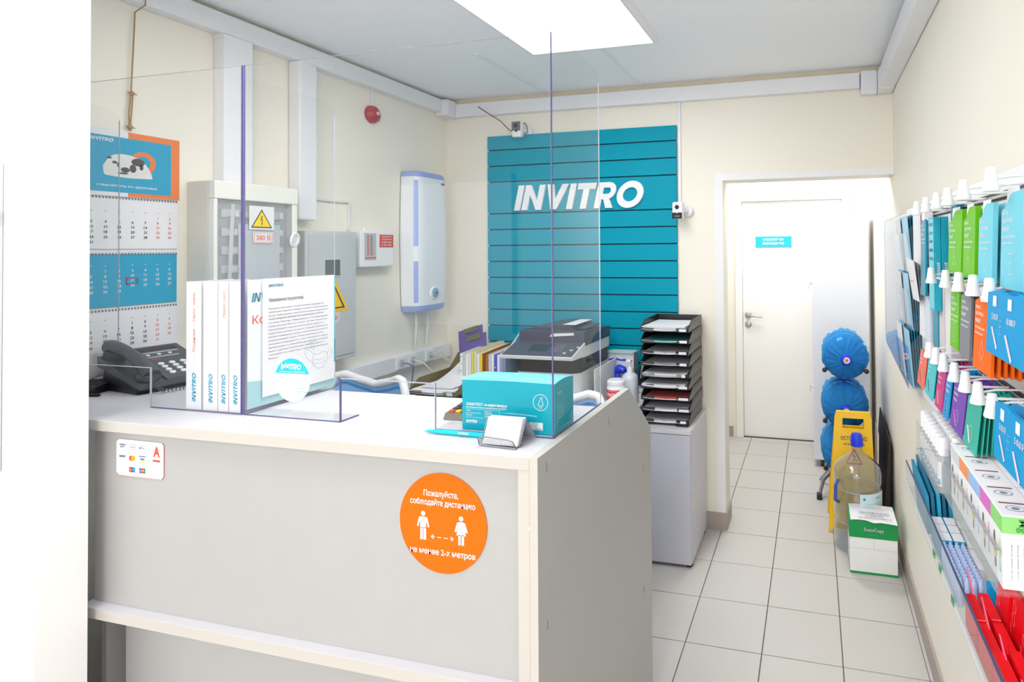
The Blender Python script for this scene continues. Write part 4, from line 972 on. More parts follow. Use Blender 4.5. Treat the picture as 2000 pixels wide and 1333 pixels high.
def paper_pile(x0, y0, z0, w, d, n, lab, mats=None, sag=.006, name='paper_stack', thick=.0016, cat='papers', group=None):
    t = thing(name, lab, cat, (x0+w/2, y0+d/2, z0), group=group)
    for k in range(n):
        dx = random.uniform(-.006, .006); dy = random.uniform(-.008, .004); zz = z0+.0005+k*thick
        rows = [[(x0+dx+w*i/6, y0+dy+d*j/4, zz+thick*.4+sag*(abs(2*i/6-1)**2)*(1-j/5)) for i in range(7)] for j in range(5)]
        part('sheet', MB().grid(rows, (0, 0, thick*.85)), (mats[k % len(mats)] if mats else PAPER), t)
    return t
names = ['lowest', 'second from bottom', 'third from bottom', 'fourth from bottom', 'middle', 'fourth from top', 'third from top', 'second from top', 'topmost']
fill = [(3, None), (4, None), (3, [PAPER, SALMON, PAPER]), (9, None), (8, None), (2, None), (3, None), (5, [M('tray_teal_paper', (70, 160, 160), .6), PAPER]), (13, None)]
order = ['lowest', 'second', 'third', 'fourth', 'fifth', 'sixth', 'seventh', 'eighth', 'top']
TX, TY, TP = -.862, 2.772, .0572
lws = [.028, .052, .05, .045, .018, .035, .038, .038, .036]
for k in range(9):
    z0 = cz+.010+k*TP
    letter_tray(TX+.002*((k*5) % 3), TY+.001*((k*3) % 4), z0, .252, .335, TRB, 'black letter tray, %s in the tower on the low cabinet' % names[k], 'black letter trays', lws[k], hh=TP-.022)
    n, mm = fill[k]
    if k == 2: mm = [M('rust_folder', (168, 74, 40), .5), PAPER, SALMON]
    paper_pile(TX+.014, TY+.002, z0+.0055, .222, .30, n, 'white papers lying in the %s black letter tray' % names[k] if k not in (2, 7) else ('rust and white papers in the third black tray' if k == 2 else 'papers with a teal edge in the second black tray from top'), mm, group='papers in the black trays')
single('tray_base', MB().cbox(TX+.002, TX+.040, TY+.004, TY+.33, cz+.0005, cz+.0105, .002).cbox(TX+.185, TX+.25, TY-.004, TY+.33, cz+.0005, cz+.0105, .002), TRB, 'black foot rails under the lowest letter tray', 'tray base')

# olive letter trays near the sockets
OLV = M('tray_olive', (108, 96, 58), .45)
for k in range(3):
    z0 = .7515+k*.066
    letter_tray(-1.855, 2.30, z0, .255, .33, OLV, 'olive brown letter tray on the desk, %s' % ['lowest of three', 'middle of three', 'top of three under the curling papers'][k], 'olive letter trays', .03, hh=.044)
    paper_pile(-1.842, 2.302, z0+.006, .225, .30, (3, 5, 9)[k], ['papers in the lowest olive tray', 'papers in the middle olive tray', 'thick stack of papers in the top olive tray'][k], None, group='papers in the olive trays')
t = thing('paper_stack', 'white papers curling up against the wall behind the top olive tray', 'papers', (-1.75, 2.66, .75))
for k in range(8):
    rows = [[(-1.85+.006*k+.05*(j/8)+.16*i/3, 2.34+.34*j/8, .895+k*.0025+.11*(j/8)**2.2) for i in range(4)] for j in range(9)]
    part('sheet', MB().grid(rows, (0, 0, .0012)), M('shaded_paper', (225, 225, 230), .6), t)
single('document_tray', MB().grid([[(-1.98+.05*i-.02*j/6, 2.50+.40*j/6, .762+.21*(j/6)**1.6+.004*i) for i in range(4)] for j in range(7)], (0, 0, .006)), OLV, 'curved olive brown plastic sheet left of the curling papers', 'tray')

# upright files in a row
cols = [('white', (236, 238, 236)), ('pale grey', (200, 204, 206)), ('white', (240, 240, 240)), ('clear', (222, 226, 228)), ('yellow-green', (214, 216, 90)), ('pale', (228, 214, 190)), ('white', (236, 236, 232)), ('yellow', (240, 200, 20)),
        ('brown', (110, 66, 20)), ('rust', (188, 92, 30)), ('grey-blue', (196, 212, 220)), ('white', (232, 236, 238)), ('blue', (84, 88, 196)), ('white', (226, 230, 236)), ('violet', (166, 160, 205)), ('steel blue', (130, 160, 190))]
for k, (nm, c) in enumerate(cols):
    x = -1.714+k*.0158; ln = -.02+.006*(k/15)
    m = MB(); m2 = M('file_%d' % k, c, .4)
    tl = .006*(k-6)/6; z1 = 1.045+(.012 if k in (4, 5, 14, 15) else 0)+.001*(k % 3)
    pts = [(2.50, .753), (2.50, z1), (2.76, z1+.012), (2.76, .753)]
    o_ = thing('plastic_file', '%s plastic file, %s in the upright row left of the printer' % (nm, ['first', 'second', 'third', 'fourth', 'fifth', 'sixth', 'seventh', 'eighth', 'ninth', 'tenth', 'eleventh', 'twelfth', 'thirteenth', 'fourteenth', 'fifteenth', 'last'][k]), 'file', (x, 2.62, .753), group='upright plastic files')
    part('cover', m.prism(pts, (0, 0, 0), Y, Z, X, x, x+.0020).prism(pts, (0, 0, 0), Y, Z, X, x+.011, x+.0130).box(x+.0020, x+.011, 2.50, 2.502, .754, z1-.001), m2, o_)
    part('sheets', MB().prism([(2.504, .755), (2.504, z1-.012), (2.755, z1), (2.755, .755)], (0, 0, 0), Y, Z, X, x+.0028, x+.0105), PAPER, o_)
    if k == 0:
        hm = MB()
        for q in range(7): hm.lathe([(.0025, 0), (.0025, .0008)], (x+.007, 2.4998, .82+q*.035), (0, -1, 0), 8)
        part('punched_holes', hm, INK, o_)
for k, (y, z1, x0, x1, lab) in enumerate(((2.70, 1.165, -1.86, -1.715, 'purple clipboard with a green binder clip, rear of two'), (2.67, 1.130, -1.825, -1.675, 'purple clipboard with a green binder clip, front of two'))):
    o_ = thing('clipboard', lab+' behind the files', 'clipboard', ((x0+x1)/2, y, .76), group='purple clipboards')
    part('board', MB().prism([(x0+.02, .76), (x1+.02, .76), (x1, z1), (x0, z1-.045)], (0, y, 0), X, Z, -Y, 0, .003), M('purple_board', (104, 88, 160), .45), o_)
    cx = (x0+x1)/2+.01; ang = math.atan2(.045, x1-x0)
    part('clip', MB().prism([(cx-.045, z1-.055), (cx+.035, z1-.031), (cx+.035, z1-.006), (cx-.045, z1-.030)], (0, y, 0), X, Z, -Y, .003, .010), M('binder_green', (112, 124, 78), .35), o_)
    part('clip_wire', MB().tube([(cx-.038, y-.012, z1-.050), (cx-.036, y-.016, z1-.032), (cx+.028, y-.016, z1-.013), (cx+.030, y-.012, z1-.030)], .0012, 6), METAL, o_)
single('pen', MB().tube([(-1.52, 2.50, .98), (-1.44, 2.62, 1.15)], .004, 8), M('silver_blue_pen', (180, 190, 210), .3), 'pale pen sticking out between the files and the printer', 'pen')

# printer
PG = M('printer_slate', (72, 78, 94), .4); PD = M('printer_dark', (52, 52, 54), .35); PW = M('printer_white', (228, 229, 228), .4)
pt = thing('printer', 'white and slate grey multifunction printer with document feeder on the desk', 'printer', (-1.26, 2.74, .75))
px0, px1, py0, py1 = -1.440, -1.090, 2.50, 2.94
def rrect(x0, x1, y0, y1, r, n=6):
    pts = []
    for cx, cy, a0 in ((x1-r, y0+r, -pi/2), (x1-r, y1-r*.3, 0), (x0+r, y1-r*.3, pi/2), (x0+r, y0+r, pi)):
        rr_ = r if cy < (y0+y1)/2 else r*.3
        cx2 = x1-rr_ if cx > (x0+x1)/2 else x0+rr_
        pts += [(cx2+rr_*cos(a0+pi/2*k/n), cy+rr_*sin(a0+pi/2*k/n)) for k in range(n+1)]
    return pts
part('body', MB().prism(rrect(px0+.01, px1, py0+.02, py1, .05), (0, 0, 0), X, Y, Z, .752, .965), PW, pt)
part('front_band', MB().prism(rrect(px0+.012, px1+.0015, py0+.016, py1-.02, .05), (0, 0, 0), X, Y, Z, .966, 1.030), PD, pt)
part('scanner_body', MB().prism(rrect(px0+.012, px1, py0+.08, py1, .02), (0, 0, 0), X, Y, Z, 1.031, 1.085), PW, pt)
part('control_panel', MB().prism([(py0-.075, 1.046), (py0-.08, 1.060), (py0+.075, 1.105), (py0+.08, 1.04)], (0, 0, 0), Y, Z, X, px0-.008, px1+.012), PW, pt)
cpm = MB().add([(px0-.004, py0-.074, 1.0632), (px1+.006, py0-.074, 1.0632), (px1+.006, py0+.074, 1.1062), (px0-.004, py0+.074, 1.1062)], [(0, 1, 2, 3)])
cp = part('panel_face', cpm, PG, pt)
cpz = lambda y: 1.0632+(y-(py0-.074))*.2905+.0006
part('display', MB().add([(-1.33, py0-.03, cpz(py0-.03)), (-1.23, py0-.03, cpz(py0-.03)), (-1.23, py0+.04, cpz(py0+.04)), (-1.33, py0+.04, cpz(py0+.04))], [(0, 1, 2, 3)]), M('lcd_dark', (54, 66, 76), .15), cp)
bm_ = MB()
for i in range(3):
    for j in range(4): y = py0-.03+j*.02; bm_.cbox(-1.205+i*.018, -1.193+i*.018, y, y+.011, cpz(y)-.001, cpz(y)+.004, .001)
part('keys', bm_, M('key_slate', (110, 116, 130), .4), cp)
bm_ = MB()
for i in range(3): bm_.lathe([(.008, 0), (.007, .005)], (-1.135+i*.022, py0-.04+i*.03, cpz(py0-.04+i*.03)-.002), Z, 14)
part('round_buttons', bm_, M('key_aqua', (170, 215, 215), .3), cp)
part('scanner_lid', MB().prism([(py0+.082, 1.086), (py0+.085, 1.152), (py0+.11, 1.158), (py1, 1.140), (py1, 1.086)], (0, 0, 0), Y, Z, X, px0+.005, px1+.004), PG, pt)
fd = MB().prism([(px0+.02, 1.150), (px0+.05, 1.163), (px0+.12, 1.178), (px0+.20, 1.186), (px0+.27, 1.184), (px0+.30, 1.150)], (0, 0, 0), X, Z, -Y, -(py0+.36), -(py0+.12))
part('document_feeder', fd, PG, pt)
part('paper_slot', MB().prism([(px0+.17, 1.128), (px0+.30, 1.138), (px0+.30, 1.150), (px0+.185, 1.144)], (0, py0+.084, 0), X, Z, -Y, 0, .004), PW, pt)
part('feeder_tray', MB().box(px0+.22, px1-.01, py0+.14, py0+.34, 1.162, 1.168), PG, pt)
part('side_vent', MB().box(px1, px1+.001, 2.78, 2.88, .93, .95), M('vent_grey', (150, 150, 150), .5), pt)
sp2 = thing('paper_sheet', 'white sheet lying on the printer document feeder', 'paper', (-1.17, 2.66, 1.183))
part('sheet', MB().box(px0+.235, px1-.05, py0+.10, py0+.32, 1.1865, 1.1875), PAPER, sp2)
# white divider panel right of the printer, gloves, bottles
single('desk_divider', MB().cbox(-1.052, -1.046, 2.62, 2.93, .7505, .968, .002), PW, 'thin white upright board right of the printer', 'board')
gv = thing('glove_box', 'open white carton of blue nitrile gloves standing against the teal slats', 'glove box', (-1.03, 2.99, .75))
part('carton', MB().cbox(-1.12, -.955, 2.955, 3.035, .7505, .992, .002), M('glove_carton', (226, 226, 236), .45), gv)
part('top_flap', MB().box(-1.118, -.957, 2.94, 3.033, .992, .994), M('green_white_flap', (200, 222, 210), .5), gv)
part('print', flat(MB(), [(-1.10, .955), (-1.06, .965), (-1.03, .955), (-1.0, .960), (-1.0, .945), (-1.03, .945), (-1.05, .95), (-1.08, .935)], (0, 2.955, 0), X, Z), M('glove_blue_print', (70, 90, 190), .4), gv)
gm = MB()
gp = [(-1.07, 2.93, .865), (-1.05, 2.925, .895), (-1.025, 2.92, .912), (-1.0, 2.92, .905), (-.99, 2.925, .885)]
gm.tube(gp, [.016, .026, .024, .020, .006], 10).tube([(-1.06, 2.93, .87), (-1.065, 2.925, .83), (-1.07, 2.93, .80)], [.022, .016, .006], 9).tube([(-1.04, 2.92, .89), (-1.03, 2.905, .865), (-1.02, 2.90, .85)], [.016, .012, .005], 8)
part('glove', gm, M('nitrile_blue', (34, 60, 210), .35), gv, smooth=True)
tr = thing('bottle', 'white disinfectant canister with a red label reading ТРИЛОКС', 'bottle', (-.965, 2.70, .75))
part('body', MB().lathe([(.046, .0005), (.048, .006), (.048, .118), (.044, .128), (.046, .131), (.046, .150), (.040, .156), (0, .157)], (-.965, 2.70, .75), Z, 32), WHITE, tr, smooth=True)
def arc_label(mb, cx, cy, r, a0, a1, z0, z1, n=14):
    rows = [[(cx+r*cos(a0+(a1-a0)*i/n), cy+r*sin(a0+(a1-a0)*i/n), z) for i in range(n+1)] for z in (z0, z1)]
    return mb.grid(rows)
part('label', arc_label(MB(), -.965, 2.70, .0486, R(-150), R(-15), .765, .862), M('label_red', (222, 24, 34), .4), tr)
lt = MB()
def curved_text(mb, s, cx, cy, r, amid, z, w, h, bold=.02):
    tmp = MB(); put_text(tmp, s, (0, 0, 0), X, Z, w=w, h=h, bold=bold, off=0)
    return mb.add([(cx+r*cos(amid+v[0]/r), cy+r*sin(amid+v[0]/r), z+v[2]) for v in tmp.v], tmp.f)
curved_text(lt, 'ТРИЛОКС', -.965, 2.70, .0490, R(-95), .838, .074, .019, .03)
curved_text(lt, 'дезинфицирующее средство', -.965, 2.70, .0490, R(-95), .856, .06, .005)
curved_text(lt, '- - - - - - -', -.965, 2.70, .0490, R(-95), .824, .05, .002)
curved_text(lt, 'Очищение', -.965, 2.70, .0490, R(-95), .808, .055, .010)
part('lettering', lt, PAPER, tr)
pb = thing('bottle', 'translucent white pump bottle behind the red-labelled canister', 'bottle', (-.945, 2.86, .75))
part('body', MB().lathe([(.042, .0005), (.044, .006), (.044, .125), (.040, .142), (.026, .155), (.013, .160)], (-.945, 2.86, .75), Z, 28), M('milky_plastic', (214, 222, 230), .25), pb, smooth=True)
part('pump', MB().lathe([(.016, .158), (.016, .182), (.007, .185), (.006, .215)], (-.945, 2.86, .75), Z, 16).cbox(-.962, -.935, 2.84, 2.868, .963, .975, .003), WHITE, pb)
pc = thing('pen_cup', 'dark mesh pen cup left of the black tray tower', 'pen cup', (-.958, 3.02, .75))
part('cup', MB().lathe([(.034, .0005), (.036, .095), (.033, .095), (.031, .004)], (-.958, 3.02, .75), Z, 20, caps=True), M('mesh_grey', (90, 94, 102), .4, metal=.4), pc)
for k, (dx, dy, h, c, nm, lab) in enumerate(((-.015, .0, .155, BLACK, 'pen', 'black pen leaning left in the pen cup'), (.0, -.01, .14, M('navy_plastic', (30, 34, 80), .4), 'pen', 'navy pen in the middle of the cup'), (.012, .005, .15, BLACK, 'pen', 'black pen standing right in the pen cup'), (.02, -.008, .165, M('cream_stick', (200, 196, 160), .5), 'ruler', 'cream ruler standing in the pen cup'), (-.008, .014, .14, BLACK, 'pen', 'dark marker at the back of the pen cup'))):
    single(nm, MB().tube([(-.958+dx*.4, 3.02+dy*.4, .757), (-.958+dx*2, 3.02+dy*2, .757+h)], .006, 8), c, lab, nm)
single('pen', MB().tube([(-.961, 3.008, .758), (-.985, 2.985, .90)], .005, 8).lathe([(.009, 0), (.011, .008), (.006, .016)], (-.987, 2.983, .885), Z, 10), M('green_marker', (30, 180, 90), .4), 'green capped marker in the pen cup', 'pen')
cu = thing('cup', 'white paper cup at the desk corner before the black trays', 'cup', (-.899, 2.90, .75))
part('cup_wall', MB().lathe([(.0215, .0005), (.026, .072), (.027, .074), (.024, .073), (.020, .003)], (-.899, 2.90, .75), Z, 24), WHITE, cu, smooth=True)
curved = MB(); curved_text(curved, 'INVITRO', -.899, 2.90, .0262, R(-90), .80, .04, .008)
part('lettering', curved, GREYINK, cu)
for k in range(2):
    single('notepad', MB().cbox(-1.10+.01*k, -1.01+.008*k, 2.54+.01*k, 2.60, .7505+.012*k, .762+.012*k, .001), PAPER, ['white notepad under another beside the printer', 'white notepad on top of another beside the printer'][k], 'notepad')

# chairs
MESH = M('blue_mesh_fabric', (150, 200, 250), .55, var=.08, scale=220, bump=.3, bscale=500); CFR = M('chair_white_frame', (244, 245, 248), .35)
def office_chair(x, y, rz, ztop, lab):
    t = thing('office_chair', lab, 'chair', (x, y, 0), rz, 'mesh office chairs behind the counter')
    w = .215; outl = []
    base = [(-.17, -.50), (-.205, -.35), (-.215, -.18), (-.212, -.06), (-.19, -.012), (-.15, -.006), (-.09, -.026), (0, -.045), (.09, -.026), (.15, -.006), (.19, -.012), (.212, -.06), (.215, -.18), (.205, -.35), (.17, -.50)]
    # backrest curved about vertical axis
    P = lambda q, f=1.0: (q[0]*f, .045*(1-(q[0]/.215)**2)+.04*max(0, -q[1]-.2), ztop+q[1])
    fine = []
    for a_, b_ in zip(base, base[1:]):
        for k in range(4): fine.append((a_[0]+(b_[0]-a_[0])*k/4, a_[1]+(b_[1]-a_[1])*k/4))
    fine.append(base[-1])
    part('backrest_frame', MB().tube([P(q) for q in fine], .0165, 10, closed=True), CFR, t, world=False, smooth=True)
    top = [q for q in base if q[1] > -.05]
    def topz(x_):
        for a_, b_ in zip(base[3:12], base[4:12]):
            if a_[0] <= x_ <= b_[0]: return a_[1]+(b_[1]-a_[1])*(x_-a_[0])/(b_[0]-a_[0])
        return -.06
    rows = []
    for j in range(11):
        row = []
        for i in range(17):
            xx = -.205+.41*i/16; zt_ = topz(max(-.2, min(.2, xx)))-.004; zz = zt_+(-.49-zt_)*j/10
            f = 1-.17*(max(0, -zz-.18)/.32)
            row.append(P((xx*f, zz)))
        rows.append(row)
    part('mesh_back', MB().grid(rows, (0, .002, 0)), MESH, t, world=False, smooth=True)
    band = [[P((-.195+.39*i/16, topz(-.195+.39*i/16)-.030-.012*j)) for i in range(17)] for j in range(2)]
    band = [[(p[0], p[1]-.003, p[2]) for p in r] for r in band]
    part('back_seam', MB().grid(band), M('seam_blue', (86, 150, 214), .5), t, world=False)
    part('seat', MB().cbox(-.235, .235, -.46, -.02, .44, .50, .025), MESH, t, world=False, smooth=True)
    part('back_support', MB().tube([(0, .075, ztop-.45), (0, .06, .50), (0, -.1, .43)], .018, 8), CFR, t, world=False, smooth=True)
    part('gas_column', MB().lathe([(.028, .10), (.028, .28), (.018, .28), (.018, .44)], (0, -.24, 0), Z, 16), METAL, t, world=False)
    for k in range(5):
        a_ = 2*pi*k/5; d = Vector((cos(a_), sin(a_), 0)); c0 = Vector((0, -.24, .12))
        part('base_leg', MB().tube([c0, c0+d*.30+Vector((0, 0, -.045))], [.024, .014], 8), CFR, t, world=False)
        part('caster', MB().lathe([(.025, -.02), (.027, 0), (.025, .02)], c0+d*.30+Vector((0, 0, -.093)), (-d.y, d.x, 0), 14), BLACK, t, world=False)
    return t
office_chair(-1.885, 2.08, R(-6), 1.018, 'white framed office chair with pale blue mesh back, left behind the counter')
office_chair(-1.02, 2.08, R(12), .985, 'white framed office chair with pale blue mesh back, behind the cyan carton')

# ================================================================== CORRIDOR THINGS
wc = thing('tall_cabinet', 'tall narrow white cabinet on black castors in front of the corridor door', 'cabinet', (.18, 4.30, 0))
part('body', MB().cbox(-.013, .372, 4.172, 4.50, .052, 1.792, .003), M('pale_blue_white_cabinet', (226, 230, 238), .4, scale=3), wc)
part('castor', MB().lathe([(.026, -.012), (.028, 0), (.026, .012)], (.045, 4.20, .028), X, 16), BLACK, wc); part('castor', MB().lathe([(.026, -.012), (.028, 0), (.026, .012)], (.32, 4.20, .028), X, 16), BLACK, wc)
part('castor', MB().lathe([(.026, -.012), (.028, 0), (.026, .012)], (.045, 4.46, .028), X, 16), BLACK, wc); part('castor', MB().lathe([(.026, -.012), (.028, 0), (.026, .012)], (.32, 4.46, .028), X, 16), BLACK, wc)
for z in (1.30, .56):
    lk = part('lock', MB().lathe([(.010, 0), (.010, .006)], (-.013, 4.21, z), (-1, 0, 0), 14).box(-.034, -.019, 4.2085, 4.2115, z-.006, z+.006), METAL, wc)
    part('key', MB().lathe([(.0, -.001), (.009, -.001), (.009, .001), (0, .001)], (-.034, 4.21, z-.016), (1, 0, 0), 12).box(-.036, -.032, 4.209, 4.211, z-.045, z-.010), METAL, wc)
part('hinge_mark', MB().box(.05, .07, 4.1715, 4.172, 1.772, 1.776), M('pale_grey_mark', (190, 190, 200), .5), wc)

# water bottle rack and blue bagged bottles lying with necks to the room
RK = M('rack_chrome', (150, 152, 158), .3, metal=.6)
rk = thing('bottle_rack', 'grey metal stand holding three big blue water bottles', 'bottle rack', (.17, 3.70, 0))
pm = MB()
part('upright', MB().tube([(.178, 3.80, .03), (.178, 3.80, .92)], .014, 10), RK, rk, smooth=True)
for z in (.80, .50, .22):
    part('cradle_arm', MB().tube([(.178, 3.78, z-.03), (.09, 3.72, z-.01), (.065, 3.60, z+.02), (.056, 3.50, z+.03)], .010, 8), RK, rk, smooth=True)
    part('cradle_arm', MB().tube([(.178, 3.78, z-.03), (.265, 3.72, z-.01), (.285, 3.60, z+.02), (.293, 3.50, z+.03)], .010, 8), RK, rk, smooth=True)
    part('end_knob', MB().lathe([(.013, 0), (.015, .010), (.012, .018), (0, .02)], (.056, 3.505, z+.03), (0, -1, 0), 14), BLACK, rk, smooth=True)
    part('end_knob', MB().lathe([(.013, 0), (.015, .010), (.012, .018), (0, .02)], (.293, 3.505, z+.03), (0, -1, 0), 14), BLACK, rk, smooth=True)
for sx_ in (-1, 1):
    part('leg', MB().tube([(.178, 3.80, .16), (.178+sx_*.07, 3.75, .155), (.178+sx_*.135, 3.70, .10), (.178+sx_*.160, 3.655, .018)], [.013, .013, .012, .010], 8), RK, rk, smooth=True)
    part('rubber_foot', MB().cbox(.178+sx_*.160-.016, .178+sx_*.160+.016, 3.63, 3.67, .0005, .036, .006), BLACK, rk)
    part('leg', MB().tube([(.178, 3.80, .16), (.178+sx_*.10, 3.86, .10), (.178+sx_*.15, 3.92, .012)], [.013, .012, .010], 8), RK, rk, smooth=True)
BB = clear('blue_bottle', (.25, .50, .90), 1.2, haze=.50, hazec=(.02, .25, .72)); BBAG = clear('blue_film', (.55, .80, .98), 4.0, haze=.32, hazec=(.06, .45, .92), rough=.12)
def blue_bottle(cx, cz, lab):
    t = thing('water_bottle', lab, 'water bottle', (cx, 3.66, cz), group='blue water bottles in the rack')
    c = (cx, 3.50, cz)
    part('bottle', MB().lathe([(.026, -.02), (.027, .0), (.04, .02), (.09, .05), (.122, .085), (.130, .11), (.130, .20), (.125, .21), (.130, .22), (.130, .33), (.12, .345), (0, .35)], c, Y, 32), BB, t, smooth=True)
    part('cap', MB().lathe([(.030, .0), (.031, -.02), (.030, -.045), (.024, -.05), (0, -.05)][::-1], (cx, 3.512, cz+.004), Y, 24), BLUEC, t, smooth=True)
    part('cap_seal', MB().lathe([(.0, -.0525), (.018, -.0525), (.018, -.050)], (cx, 3.512, cz+.004), Y, 20), PAPER, t)
    part('orange_mark', flat(MB(), [(cx-.009, cz-.003), (cx+.008, cz-.005), (cx+.010, cz+.010), (cx, cz+.013), (cx-.008, cz+.010)], (0, 3.4590, 0), X, Z, .0004), ORANGE, t)
    # crumpled film bag: folded lathe with radial creases
    rows = []; nn = 96; rnd = random.Random(int(cz*1000))
    ph_ = [rnd.uniform(0, 6.28) for _ in range(6)]
    for j, (r, h) in enumerate(((.034, -.005), (.050, .004), (.080, .022), (.112, .050), (.131, .080), (.138, .12), (.138, .20), (.138, .30), (.135, .36), (.06, .375))):
        row = []
        for i in range(nn+1):
            a_ = 2*pi*(i % nn)/nn; amp = .007 if 0 < j < 9 else .002
            cr = amp*(sin(9*a_+ph_[0]+j)*.5+.8*sin(19*a_+ph_[1]+.7*j)+.5*sin(5*a_+ph_[2]*j))*min(1, .25+j*.12)
            row.append((cx+(r+cr*.5)*cos(a_), 3.50+h+cr*1.7, cz+(r+cr*.5)*sin(a_)))
        rows.append(row)
    part('film_bag', MB().grid(rows), BBAG, t)
blue_bottle(.181, .893, 'top blue bagged water bottle in the corridor rack')
blue_bottle(.176, .596, 'middle blue bagged water bottle behind the yellow sign')
blue_bottle(.172, .318, 'lowest blue bagged water bottle, mostly behind the yellow sign')

# wet floor sign
wf = thing('wet_floor_sign', 'yellow folding wet floor caution sign standing by the blue bottles', 'floor sign', (.19, 3.36, 0))
def wfpanel(y0, y1, zt_):
    # sloping board from (y0 at floor) to (y1 at top)
    o = Vector((0, y0, .005)); b_ = Vector((0, y1-y0, zt_-.005)); L = b_.length; b_.normalize()
    m = MB(); nrm = X.cross(b_)
    hx0_, hx1_ = .148, .258
    quads = [[(.055, 0), (.085, .05), (.118, L), (.118-.012, L)],]
    outer = [(.062, 0), (.318, 0), (.304, L-.02), (.296, L), (.116, L), (.106, L-.02)]
    # board with a hand hole, assembled from strips
    m.prism([(.062, 0), (.098, .018), (.285, .018), (.318, 0), (.304, L-.095), (.102, L-.095)], o, X, b_, nrm, -.006, .006)
    m.prism([(.102, L-.095), (.146, L-.095), (.148, L-.035), (.106, L-.035)], o, X, b_, nrm, -.006, .006)
    m.prism([(.262, L-.095), (.304, L-.095), (.303, L-.035), (.262, L-.035)], o, X, b_, nrm, -.006, .006)
    m.prism([(.106, L-.035), (.303, L-.035), (.296, L), (.116, L)], o, X, b_, nrm, -.006, .006)
    m.prism([(.146, L-.088), (.262, L-.088), (.262, L-.095), (.146, L-.095)], o, X, b_, nrm, -.006, .006)
    return m, o, b_, L, nrm
m_, o_, b_, L, nr_ = wfpanel(3.245, 3.36, .628)
part('front_board', m_, YELLOW, wf)
m2_, o2_, b2_, L2_, _ = wfpanel(3.48, 3.375, .628)
part('rear_board', m2_, YELLOW, wf)
part('hinge_pin', MB().tube([(.115, 3.368, .622), (.297, 3.368, .622)], .006, 8), YELLOW, wf)
pr = MB(); oo = o_+nr_*.006 if nr_.y < 0 else o_-nr_*.006
put_text(pr, 'ОСТОРОЖНО', oo+X*.206+b_*(L-.142), X, b_, w=.140, h=.022, bold=.02, off=.0008)
put_text(pr, 'МОКРЫЙ ПОЛ', oo+X*.206+b_*(L-.172), X, b_, w=.112, h=.015, bold=.015, off=.0008)
part('lettering', pr, INK, wf)
pr = MB(); tri_ = [(.165, L-.275), (.247, L-.275), (.206, L-.200)]
for p, q in zip(tri_, tri_[1:]+tri_[:1]): strip2(pr, p, q, .009, oo, X, b_, .0008)
part('red_triangle', pr, REDP, wf)
pr = MB(); flat(pr, disc((.202, L-.232), .005, 12), oo, X, b_, .0008)
for p, q in (((.202, L-.237), (.208, L-.250)), ((.208, L-.250), (.195, L-.265)), ((.208, L-.250), (.222, L-.262)), ((.203, L-.240), (.216, L-.238))): strip2(pr, p, q, .004, oo, X, b_, .0008)
part('slipping_figure', pr, INK, wf)

# big clear water jug, empty
JG = clear('jug_plastic', (.80, .84, .87), 2.4, haze=.13, hazec=(.55, .60, .66)); JC = (.2075, 3.125, 0)
jg = thing('water_jug', 'large empty clear water jug with blue cap behind the paper box', 'water jug', JC)
part('jug', MB().lathe([(.0, .030), (.06, .022), (.105, .004), (.118, .010), (.121, .03), (.120, .12), (.113, .135), (.113, .16), (.121, .175), (.121, .285), (.114, .300), (.114, .325), (.121, .340), (.121, .385), (.112, .420), (.08, .452), (.042, .478), (.028, .492), (.026, .545)], JC, Z, 40, caps=False), JG, jg, smooth=True)
rb = MB()
for z in (.147, .312): rb.tube([(JC[0]+.1135*cos(2*pi*k/36), JC[1]+.1135*sin(2*pi*k/36), z) for k in range(36)], .002, 5, closed=True)
part('rib', rb, M('jug_rib', (170, 178, 188), .2), jg, smooth=True)
part('cap', MB().lathe([(.031, .520), (.032, .535), (.029, .575), (.026, .580), (0, .580)], JC, Z, 28), BLUEC, jg, smooth=True)
part('jug_handle', MB().tube([(.108, 3.055, .36), (.096, 3.03, .345), (.093, 3.025, .27), (.108, 3.055, .25)], .009, 8), M('jug_handle_blue', (70, 84, 170), .3), jg, smooth=True)
part('label', arc_label(MB(), JC[0], JC[1], .1225, R(-88), R(-12), .20, .315), M('jug_label', (206, 226, 232), .45), jg)
lt = MB()
for k in range(4): curved_text(lt, 'питьевая вода очищенная', JC[0], JC[1], .1232, R(-58), .265-.013*k, .08-.01*(k % 2), .005, 0)
lt2 = curved_text(MB(), '■', JC[0], JC[1], .1232, R(-78), .292, .012, .012, 0); curved_text(lt2, 'ВОДА', JC[0], JC[1], .1232, R(-40), .292, .03, .010)
part('lettering', lt, CYANL, jg); part('logo', lt2, TEALP, jg)
single('cardboard_sheet', MB().add([(.345, 3.28, .0008), (.385, 3.28, .0008), (.385, 3.75, .0008), (.345, 3.75, .0008), (.388, 3.28, .50), (.394, 3.28, .50), (.394, 3.75, .56), (.388, 3.75, .56)], WF), M('dark_brown_board', (52, 38, 34), .6), 'dark brown flat board leaning on the right wall', 'board')
single('cardboard_sheet', MB().add([(.318, 3.30, .0008), (.326, 3.30, .0008), (.326, 3.44, .0008), (.318, 3.44, .0008), (.330, 3.30, .55), (.336, 3.30, .53), (.336, 3.44, .55), (.330, 3.44, .56)], WF), M('pale_board', (220, 212, 204), .6), 'narrow pale board standing right of the yellow sign', 'board')

